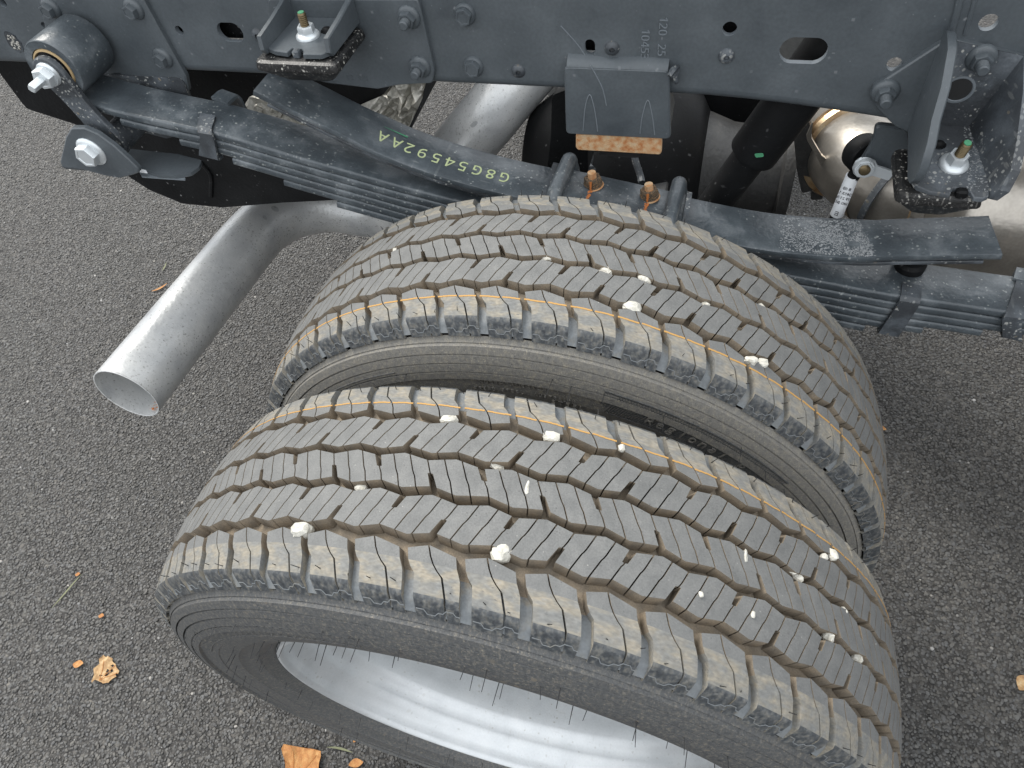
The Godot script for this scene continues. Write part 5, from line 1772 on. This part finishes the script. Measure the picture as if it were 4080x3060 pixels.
	lathe(st, [Vector2(0.2585, 0.0835), Vector2(0.2612, 0.0862), Vector2(0.2615, 0.0892), Vector2(0.2596, 0.0914), Vector2(0.2566, 0.0914), Vector2(0.2542, 0.0890), Vector2(0.2532, 0.0840), Vector2(0.2528, 0.0775), Vector2(0.2510, 0.0725), Vector2(0.2465, 0.0660), Vector2(0.2425, 0.0600), Vector2(0.2412, 0.0540), Vector2(0.2408, 0.0470), Vector2(0.2375, 0.0410), Vector2(0.2345, 0.0370), Vector2(0.2328, 0.0300), Vector2(0.2322, 0.0150), Vector2(0.2318, -0.010), Vector2(0.2330, -0.050), Vector2(0.2350, -0.072), Vector2(0.2420, -0.080), Vector2(0.2530, -0.086), Vector2(0.2580, -0.092), Vector2(0.2615, -0.090), Vector2(0.2600, -0.082), Vector2(0.2470, -0.070), Vector2(0.2400, -0.050), Vector2(0.2390, 0.030), Vector2(0.2470, 0.055), Vector2(0.2520, 0.070), Vector2(0.2560, 0.080)], Vector3.ZERO, turn * Vector3.BACK, 128, true)
	put(w, "rim", st, M.rim_metal)
	st = begin()
	lathe(st, [Vector2(0.2335, -0.066), Vector2(0.222, -0.078), Vector2(0.195, -0.088), Vector2(0.150, -0.094), Vector2(0.085, -0.094), Vector2(0.082, -0.080), Vector2(0.078, -0.080), Vector2(0.078, -0.102), Vector2(0.150, -0.102), Vector2(0.200, -0.096), Vector2(0.228, -0.084), Vector2(0.2345, -0.074)], Vector3.ZERO, turn * Vector3.BACK, 64, true)
	put(w, "wheel_disc", st, M.rim_metal)
	if not flip:
		# clip-on balance weight on the lip and small letters pressed in the barrel
		st = begin()
		var wr := []
		for k in 9:
			var a := deg_to_rad(7.5) + deg_to_rad(9.5) * k / 8.0
			var d := Vector3(sin(a), cos(a), 0)
			wr.append(PackedVector3Array([d * 0.2545 + Vector3(0, 0, 0.094), d * 0.2605 + Vector3(0, 0, 0.0935), d * 0.2605 + Vector3(0, 0, 0.0905), d * 0.2505 + Vector3(0, 0, 0.0805), d * 0.2500 + Vector3(0, 0, 0.0900)]))
		loft(st, wr, true, true)
		put(w, "balance_weight", st, M.zinc)
		ribbed_panel(w, -66.0, -12.0, 0.322, 0.3435, 0.1128, 2.0)
	else:
		ribbed_panel(w, 13.0, 48.0, 0.3165, 0.3490, 0.1128, 1.0)
		ribbed_panel(w, -46.0, -23.0, 0.335, 0.3470, 0.1128, 0.0)
		sidewall_words(w, "Regional R", 0.3285, 21.5, 0.0105, 0.1150, 2.05)
		sidewall_words(w, "NORTH AMERICA", 0.3295, -7.5, 0.0048, 0.1138, 0.92)
		sidewall_words(w, "STEEL", 0.3120, 5.2, 0.0062, 0.1136, 1.25)
		sidewall_words(w, "AUSTRALIA", 0.3190, 2.0, 0.0042, 0.1138, 0.85)
		sidewall_words(w, "TREAD STEEL", 0.3190, -9.0, 0.0042, 0.1138, 0.85)

func hair(st: SurfaceTool, a: Vector3, b: Vector3, rad: float) -> void:
	var f := frame_of((b - a).normalized())
	for k in 3:
		var p := a + (f.x * cos(TAU * k / 3.0) + f.y * sin(TAU * k / 3.0)) * rad
		var q := a + (f.x * cos(TAU * (k + 1) / 3.0) + f.y * sin(TAU * (k + 1) / 3.0)) * rad
		var p2 := p + (b - a) + (a - p) * 0.4
		var q2 := q + (b - a) + (a - q) * 0.4
		flat4(st, p, q, q2, p2, (p + q) * 0.5 - a)

# a moulded band of fine slanting ribs on the outer sidewall, angles in degrees from the top
func ribbed_panel(w: Node3D, a0: float, a1: float, r0: float, r1: float, z: float, ribs: float) -> void:
	var st := begin()
	var rings := []
	var n := int((a1 - a0) / 2.0) + 2
	for k in n:
		var a := deg_to_rad(lerpf(a0, a1, float(k) / (n - 1)))
		var d := Vector3(sin(a), cos(a), 0)
		var cut := 0.0 if k > 1 else (2 - k) * 0.006
		rings.append(PackedVector3Array([d * (r0 + cut) + Vector3(0, 0, z - 0.003), d * (r0 + cut) + Vector3(0, 0, z + 0.0004), d * r1 + Vector3(0, 0, z + 0.0003), d * r1 + Vector3(0, 0, z - 0.004)]))
	loft(st, rings, true, true)
	for rr in [r0, r1]:
		var path := []
		for k in n:
			var a := deg_to_rad(lerpf(a0 + 1.5, a1, float(k) / (n - 1)))
			path.append(Vector3(sin(a) * rr, cos(a) * rr, z + 0.0004))
		tube(st, path, 0.0008, 6)
	put(w, "sidewall_panel", st, M.sidewall_rubber)
	if ribs < 0.5:
		return
	st = begin()
	var m := int((a1 - a0) * (2.0 if ribs < 1.5 else 0.55))
	for k in m:
		var a := deg_to_rad(lerpf(a0 + 1.0, a1 - 1.5, float(k) / m))
		var b := a + deg_to_rad(1.6 if ribs < 1.5 else 4.0)
		var p := Vector3(sin(a) * (r0 + 0.001), cos(a) * (r0 + 0.001), z + 0.0003)
		var q := Vector3(sin(b) * (r1 - 0.001), cos(b) * (r1 - 0.001), z + 0.0003)
		var s := (q - p).normalized().cross(Vector3.BACK) * (0.0008 if ribs < 1.5 else 0.0022)
		var t := Vector3(0, 0, 0.0010)
		flat4(st, p - s, q - s, q + t, p + t, -s)
		flat4(st, p + s, q + s, q + t, p + t, s)
	put(w, "panel_ribs", st, M.sidewall_rubber).set_meta("kind", "stuff")

func sidewall_words(w: Node3D, s: String, r: float, a0: float, h: float, z: float, step: float) -> void:
	var st := begin()
	for i in s.length():
		if s[i] == " ":
			continue
		var a := deg_to_rad(a0 + i * step)
		var up := Vector3(sin(a), cos(a), 0)
		lettering(st, s[i], up * r + Vector3(0, 0, z - 0.0004), Vector3(cos(a), -sin(a), 0), up, h, 0.0014)
	put(w, "sidewall_lettering", st, M.dusty_sidewall)

# ------------------------------------------------------------------ stones caught in the tread
func pebble(called: String, label: String, group: String, at: Vector3, size: Vector3, turn: float, sd: int, sink := 0.3) -> void:
	var r := RandomNumberGenerator.new()
	r.seed = sd
	var nz := noise(sd, 0.7, 1)
	var rings := []
	for i in 7:
		var th := PI * i / 6.0
		var ring := PackedVector3Array()
		for k in 9:
			var ph := TAU * (k + 0.5 * (i % 2)) / 9.0 + r.randf_range(-0.12, 0.12)
			var d := Vector3(sin(th) * cos(ph), cos(th), sin(th) * sin(ph))
			# facets: pull towards a squarish body, then dent it
			var q := pow(pow(absf(d.x), 3.4) + pow(absf(d.y), 3.4) + pow(absf(d.z), 3.4), -1.0 / 3.4)
			q *= 1.0 + 0.22 * nz.get_noise_3d(d.x * 1.1, d.y * 1.1, d.z * 1.1) + r.randf_range(-0.05, 0.05)
			ring.append(Vector3(d.x * size.x, d.y * size.y, d.z * size.z) * 0.5 * q if i > 0 and i < 6 else Vector3(0, d.y * size.y * 0.5 * q, 0))
		rings.append(ring)
	var st := begin()
	for i in 6:
		for k in 9:
			var k2 := (k + 1) % 9
			var c: Vector3 = rings[i][k] + rings[i + 1][k2]
			flat(st, rings[i][k], rings[i][k2], rings[i + 1][k2], c)
			flat(st, rings[i][k], rings[i + 1][k2], rings[i + 1][k], c)
	var o := MeshInstance3D.new()
	o.mesh = st.commit()
	o.material_override = M.white_stone
	hang(self, called, o)
	o.basis = Basis(Vector3(r.randf_range(-1, 1), r.randf_range(-1, 1), r.randf_range(-1, 1)).normalized(), r.randf_range(0.0, 0.5)) * Basis(Vector3.UP, turn)
	var out := Vector3(at.x, at.y - HUB, 0).normalized()
	o.position = at - out * 0.0022 * clampf((size.y - 0.005) / 0.006, -0.4, 1.0)
	o.set_meta("label", label)
	o.set_meta("category", "stone")
	o.set_meta("group", group)

func stones() -> void:
	var g := "white stones caught in the tyre treads"
	# [label, place, size mm x, height, depth, turn]
	var list := [
		["round white stone jammed at a shoulder slot, left side of the outer tyre", Vector3(-0.1221, 0.7770, 0.0546), 25, 19, 19, 0.3],
		["blocky white stone in the outermost groove at the middle of the outer tyre", Vector3(0.0394, 0.7931, 0.0464), 23, 17, 20, 0.9],
		["flat white stone beside the yellow line of the outer tyre, left of two", Vector3(-0.0323, 0.7947, -0.0548), 21, 9, 11, 0.15],
		["rounded white stone beside the yellow line of the outer tyre, right of two", Vector3(0.0525, 0.7915, -0.0560), 21, 11, 13, -0.2],
		["small pale stone at a slot mouth under the yellow line of the outer tyre", Vector3(0.1069, 0.7804, -0.0634), 8, 9, 10, 0.2],
		["low white stone half sunk in a groove left of the outer tyre's middle", Vector3(-0.0854, 0.7842, 0.0151), 14, 9, 10, 0.1],
		["cream stone half sunk at a notch near the middle of the outer tyre", Vector3(0.0173, 0.7936, -0.0209), 19, 9, 11, -0.1],
		["thin white sliver in a centre rib slit, middle of the outer tyre", Vector3(0.0456, 0.7959, -0.0052), 5, 6, 18, 0.15],
		["thin white sliver in a centre rib slit, right part of the outer tyre", Vector3(0.2098, 0.7397, -0.0112), 5, 6, 16, 0.3],
		["angular white stone against the far shoulder at the right of the outer tyre", Vector3(0.2886, 0.6748, -0.0589), 12, 10, 16, 0.4],
		["grey white stone close behind the angular one at the right of the outer tyre", Vector3(0.2801, 0.6819, -0.0519), 10, 9, 9, 0.8],
		["small white stone, upper of a touching pair at the right of the outer tyre", Vector3(0.2489, 0.7087, -0.0217), 13, 8, 8, -0.6],
		["white stone, lower of a touching pair at the right of the outer tyre", Vector3(0.2552, 0.7037, -0.0194), 14, 9, 10, -0.6],
		["tiny white chip in an outer rib slit of the outer tyre, upper of two", Vector3(0.1795, 0.7564, 0.0324), 5, 5, 7, 0.3],
		["tiny white chip in an outer rib slit of the outer tyre, lower of two", Vector3(0.2185, 0.7342, 0.0305), 5, 5, 8, 0.2],
		["narrow white chip in the inner groove low on the right of the outer tyre", Vector3(0.2985, 0.6643, -0.0161), 9, 6, 8, -0.7],
		["square white stone in the third groove low on the right of the outer tyre", Vector3(0.2843, 0.6778, 0.0128), 14, 11, 12, -0.4],
		["white stone beside a dark gap, lowest in the third groove of the outer tyre", Vector3(0.3146, 0.6437, 0.0130), 13, 11, 12, -0.5],
		["small white stone at the right skyline of the outer tyre", Vector3(0.3323, 0.6213, -0.0115), 9, 9, 9, 0.0],
		["small white stone near the left skyline of the inner tyre", Vector3(-0.1734, 0.7571, -0.2789), 8, 8, 11, 0.4],
		["flat white stone in the second groove at the top left of the inner tyre", Vector3(-0.0842, 0.7865, -0.2849), 16, 8, 10, 0.1],
		["tiny white stone low at the left skyline of the inner tyre", Vector3(-0.2585, 0.7029, -0.2624), 7, 7, 7, 0.0],
		["white stone peeping over a lug in the centre groove of the inner tyre", Vector3(0.0038, 0.7955, -0.2512), 17, 8, 10, -0.2],
		["speckled grey white stone in the centre groove of the inner tyre", Vector3(0.0612, 0.7913, -0.2483), 21, 12, 14, -0.5],
		["angular white stone right of the speckled one on the inner tyre", Vector3(0.0972, 0.7840, -0.2492), 22, 13, 15, -0.6],
		["large white stone in the outermost groove above the yellow line of the inner tyre", Vector3(0.0918, 0.7854, -0.2116), 27, 15, 16, -0.1],
		["small white stone behind a lug at the middle right of the inner tyre", Vector3(0.1563, 0.7637, -0.2450), 13, 9, 9, -0.3],
		["cream stone in the far groove at the right of the inner tyre", Vector3(0.2097, 0.7368, -0.2761), 14, 8, 9, -0.6],
		["white stone, left of a touching pair at the right of the inner tyre", Vector3(0.2032, 0.7407, -0.2045), 17, 11, 12, -0.3],
		["squarish white stone, right of a touching pair at the right of the inner tyre", Vector3(0.2147, 0.7343, -0.2083), 17, 13, 14, 0.1],
	]
	for i in list.size():
		var q: Array = list[i]
		pebble("stone", q[0], g, q[1], Vector3(q[2], q[3], q[4]) * 0.00066, q[5], 200 + i)

# ------------------------------------------------------------------ leaves and litter on the asphalt
func leaf(called: String, label: String, outline: PackedVector3Array, m: Material, curl: float, sd: int, holes: int, veins := true) -> void:
	var root := Node3D.new()
	hang(self, called, root)
	var c := Vector3.ZERO
	for p in outline: c += p
	c /= outline.size()
	root.position = Vector3(c.x, 0, c.z)
	root.set_meta("label", label)
	root.set_meta("category", "leaf")
	var r := RandomNumberGenerator.new()
	r.seed = sd
	var poly := PackedVector2Array()
	var pts := PackedVector2Array()
	for p in outline:
		poly.append(Vector2(p.x - c.x, p.z - c.z) * 1000.0)
	for p in poly: pts.append(p)
	var box := Rect2(poly[0], Vector2.ZERO)
	for v in poly: box = box.expand(v)
	var nx := 16
	for i in nx:
		for j in nx:
			var v := box.position + Vector2((i + r.randf_range(0.2, 0.8)) / nx, (j + r.randf_range(0.2, 0.8)) / nx) * box.size
			if Geometry2D.is_point_in_polygon(v, poly):
				pts.append(v)
	var bad := []
	for h in holes:
		bad.append([box.position + Vector2(r.randf_range(0.25, 0.75), r.randf_range(0.15, 0.7)) * box.size, r.randf_range(1.0, 3.6)])
	var nz := noise(sd, 0.03, 2)
	var hgt := func(v: Vector2) -> float:
		var e := (v - box.get_center()) / (box.size * 0.5)
		return 0.0035 + curl * e.length_squared() * 0.6 + 0.005 * absf(nz.get_noise_2d(v.x, v.y)) * (0.5 + e.length())
	var t := Geometry2D.triangulate_delaunay(pts)
	var st := begin()
	for i in range(0, t.size(), 3):
		var mid := (pts[t[i]] + pts[t[i + 1]] + pts[t[i + 2]]) / 3.0
		if not Geometry2D.is_point_in_polygon(mid, poly):
			continue
		var skip := false
		for h in bad:
			if (mid - h[0]).length() < h[1]: skip = true
		if skip: continue
		var q := []
		for k in 3:
			var v: Vector2 = pts[t[i + k]]
			q.append(Vector3(v.x * 0.001, hgt.call(v), v.y * 0.001))
		flat(st, q[0], q[1], q[2], Vector3.UP)
		var dn := Vector3(0, -0.0006, 0)
		flat(st, q[0] + dn, q[1] + dn, q[2] + dn, Vector3.DOWN)
	put(root, "blade", st, m)
	if veins:
		st = begin()
		var b0 := Vector2(box.position.x + box.size.x * 0.15, box.end.y)
		for e in [Vector2(0.75, 0.12), Vector2(0.25, 0.2), Vector2(0.95, 0.45)]:
			var path := []
			var a := box.position + box.size * Vector2(0.45, 0.85)
			var b: Vector2 = box.position + box.size * e
			for k in 8:
				var v := a.lerp(b, k / 7.0)
				if Geometry2D.is_point_in_polygon(v, poly):
					path.append(Vector3(v.x * 0.001, hgt.call(v) + 0.0004, v.y * 0.001))
			if path.size() > 2:
				tube(st, path, 0.0006, 5)
		put(root, "vein", st, M.leaf_vein)

func scrap(called: String, label: String, category: String, at: Vector3, l: float, w: float, turn: float, m: Material, sd: int) -> void:
	var r := RandomNumberGenerator.new()
	r.seed = sd
	var rings := []
	for i in 7:
		var t := i / 6.0
		var ww := w * maxf(0.08, sin(PI * clampf(t * 0.92 + 0.04, 0, 1)))
		var x := (t - 0.5) * l
		var y := 0.004 + 0.12 * l * pow(t - 0.4, 2) * 2.0
		var z := 0.06 * l * sin(t * 3.0 + sd)
		rings.append(PackedVector3Array([Vector3(x, y + ww * 0.12, z - ww * 0.5), Vector3(x, y, z), Vector3(x, y + ww * 0.15, z + ww * 0.5), Vector3(x, y - 0.0008, z)]))
	var st := begin()
	loft(st, rings, true, true)
	var o := MeshInstance3D.new()
	o.mesh = st.commit()
	o.material_override = m
	hang(self, called, o)
	o.position = Vector3(at.x, 0, at.z)
	o.rotation.y = turn
	o.set_meta("label", label)
	o.set_meta("category", category)

func debris() -> void:
	leaf("dry_leaf", "pale tan ragged leaf with holes on the asphalt left of the outer tyre", PackedVector3Array([Vector3(-0.8110, 0.0000, 0.1002), Vector3(-0.8033, 0.0000, 0.0904), Vector3(-0.8082, 0.0000, 0.0835), Vector3(-0.8052, 0.0000, 0.0747), Vector3(-0.7980, 0.0000, 0.0771), Vector3(-0.7965, 0.0000, 0.0745), Vector3(-0.7846, 0.0000, 0.0761), Vector3(-0.7836, 0.0000, 0.0804), Vector3(-0.7740, 0.0000, 0.0836), Vector3(-0.7694, 0.0000, 0.0879), Vector3(-0.7596, 0.0000, 0.0927), Vector3(-0.7583, 0.0000, 0.0985), Vector3(-0.7638, 0.0000, 0.0984), Vector3(-0.7587, 0.0000, 0.1025), Vector3(-0.7652, 0.0000, 0.1080), Vector3(-0.7668, 0.0000, 0.1148), Vector3(-0.7767, 0.0000, 0.1190), Vector3(-0.7877, 0.0000, 0.1171), Vector3(-0.7945, 0.0000, 0.1166), Vector3(-0.7958, 0.0000, 0.1229), Vector3(-0.7987, 0.0000, 0.1197), Vector3(-0.8010, 0.0000, 0.1098), Vector3(-0.8056, 0.0000, 0.1056)]), M.dry_leaf, 0.004, 5, 7)
	leaf("dry_leaf", "large orange brown leaf lying below the rim at the bottom edge", PackedVector3Array([Vector3(-0.4031, 0.0000, 0.1386), Vector3(-0.4031, 0.0000, 0.1307), Vector3(-0.3804, -0.0000, 0.1286), Vector3(-0.3510, 0.0000, 0.1254), Vector3(-0.3372, 0.0000, 0.1254), Vector3(-0.3350, 0.0000, 0.1329), Vector3(-0.3350, 0.0000, 0.1413), Vector3(-0.3244, 0.0000, 0.1552), Vector3(-0.3232, 0.0000, 0.1736), Vector3(-0.3693, 0.0000, 0.1850), Vector3(-0.3831, 0.0000, 0.1744), Vector3(-0.3867, 0.0000, 0.1611), Vector3(-0.3933, 0.0000, 0.1507)]), M.orange_leaf, 0.010, 6, 0)
	scrap("leaf_scrap", "small orange leaf scrap left of the ragged tan leaf", "leaf", Vector3(-0.8460, 0.0000, 0.0995), 0.020, 0.014, 0.2, M.orange_leaf, 1)
	scrap("leaf_scrap", "orange leaf scrap with a stalk right of the inner tyre", "leaf", Vector3(0.5407, 0.0000, -0.6970), 0.030, 0.016, -0.3, M.orange_leaf, 2)
	scrap("leaf_scrap", "pale orange leaf scrap at the right edge of the picture", "leaf", Vector3(0.7374, -0.0000, -0.2378), 0.030, 0.022, 0.9, M.dry_leaf, 3)
	scrap("leaf_scrap", "curled orange leaf scrap near the bottom edge right of the large leaf", "leaf", Vector3(-0.2755, 0.0000, 0.1279), 0.024, 0.014, 0.5, M.orange_leaf, 4)
	scrap("leaf_scrap", "tiny orange leaf scrap above the short grass blade near the bottom edge", "leaf", Vector3(-0.2893, 0.0000, 0.0932), 0.014, 0.008, 1.2, M.orange_leaf, 5)
	scrap("leaf_scrap", "thin orange needle of leaf on the asphalt beside the exhaust pipe", "leaf", Vector3(-1.2507, 0.0000, -0.8166), 0.045, 0.007, 0.9, M.orange_leaf, 6)
	scrap("leaf_scrap", "tiny rust coloured leaf scrap beside the tip of the long grass blade", "leaf", Vector3(-0.9586, 0.0000, -0.0517), 0.010, 0.008, 0.4, M.orange_leaf, 7)
	scrap("leaf_scrap", "tiny orange leaf scrap above the ragged tan leaf", "leaf", Vector3(-0.8575, 0.0000, 0.0112), 0.011, 0.009, 0.1, M.orange_leaf, 8)
	scrap("grass_blade", "thin dry grass blade lying on the asphalt left of the outer tyre", "grass blade", Vector3(-0.9549, 0.0000, -0.0153), 0.075, 0.0036, 1.25, M.grass, 9)
	scrap("grass_blade", "short pale grass blade right of the large orange leaf at the bottom", "grass blade", Vector3(-0.3096, 0.0000, 0.1157), 0.046, 0.0036, 0.12, M.grass, 10)
	scrap("grass_blade", "faint straw on the asphalt beside the bend of the exhaust pipe", "grass blade", Vector3(-1.2836, 0.0000, -0.8939), 0.032, 0.005, 1.9, M.grass, 11)
	# loose pale chips on the asphalt, past counting
	var st := begin()
	var r := RandomNumberGenerator.new()
	r.seed = 77
	for i in 120:
		var x := r.randf_range(-1.5, 1.4)
		var z := r.randf_range(-1.6, 0.6)
		var s := 0.0010 + 0.0030 * pow(r.randf(), 4.0)
		var p := Vector3(x, 0.0035, z)
		var w := []
		var t0 := r.randf() * TAU
		for j in 5:
			w.append(p + Vector3(cos(t0 + TAU * j / 5.0) * s * r.randf_range(0.6, 1.2), -0.001, sin(t0 + TAU * j / 5.0) * s * r.randf_range(0.6, 1.2)))
		var c := p + Vector3(0, s * 0.9, 0)
		for j in 5:
			flat(st, c, w[j], w[(j + 1) % 5], Vector3.UP)
	var o := put(self, "gravel", st, M.grit)
	o.set_meta("kind", "stuff")
	o.set_meta("label", "loose pale chips scattered over the asphalt")
	o.set_meta("category", "gravel")

# ------------------------------------------------------------------ the cab ahead, outside the picture: it keeps the sky off the asphalt at the right
func cab(truck: Node3D) -> void:
	var c := part(truck, "cab")
	mat("cab_paint", Color(0.50, 0.51, 0.53), 0.35)
	mat("cab_glass", Color(0.05, 0.055, 0.06), 0.08)
	var st := begin()
	var rings := []
	for q in [[1.56, 0.97, 0.72, 1.93], [1.60, 1.0, 0.66, 1.97], [2.9, 1.0, 0.62, 1.99], [3.25, 0.98, 0.62, 1.93], [3.75, 0.97, 0.62, 1.36], [4.6, 0.94, 0.62, 1.28], [4.75, 0.85, 0.66, 1.15]]:
		var ring := PackedVector3Array()
		var h: float = q[1]
		var tp: float = h * (0.80 if q[3] > 1.5 else 0.96)
		var o := [Vector3(q[0], q[2], -0.95 - h), Vector3(q[0], 1.28, -0.95 - h * 1.02), Vector3(q[0], q[3], -0.95 - tp), Vector3(q[0], q[3], -0.95 + tp), Vector3(q[0], 1.28, -0.95 + h * 1.02), Vector3(q[0], q[2], -0.95 + h)]
		if q[3] < 1.3: o = [Vector3(q[0], q[2], -0.95 - h), Vector3(q[0], q[3] - 0.1, -0.95 - h * 1.02), Vector3(q[0], q[3], -0.95 - tp), Vector3(q[0], q[3], -0.95 + tp), Vector3(q[0], q[3] - 0.1, -0.95 + h * 1.02), Vector3(q[0], q[2], -0.95 + h)]
		rings.append(rounded(o, 0.07, 4))
	loft(st, rings, true, true)
	put(c, "body", st, M.cab_paint)
	st = begin()
	prism(st, rounded([Vector3(1.556, 1.33, -1.60), Vector3(1.556, 1.78, -1.52), Vector3(1.556, 1.78, -0.38), Vector3(1.556, 1.33, -0.30)], 0.06), Vector3(-0.006, 0, 0), 0.002)
	put(c, "rear_window", st, M.cab_glass)
	for z in [0.075, -1.975]:
		st = begin()
		tube(st, curve([Vector3(1.62, 0.50, z), Vector3(2.5, 0.46, z), Vector3(3.3, 0.46, z)], 4), 0.05, 14)
		put(c, "step_bar", st, M.black)
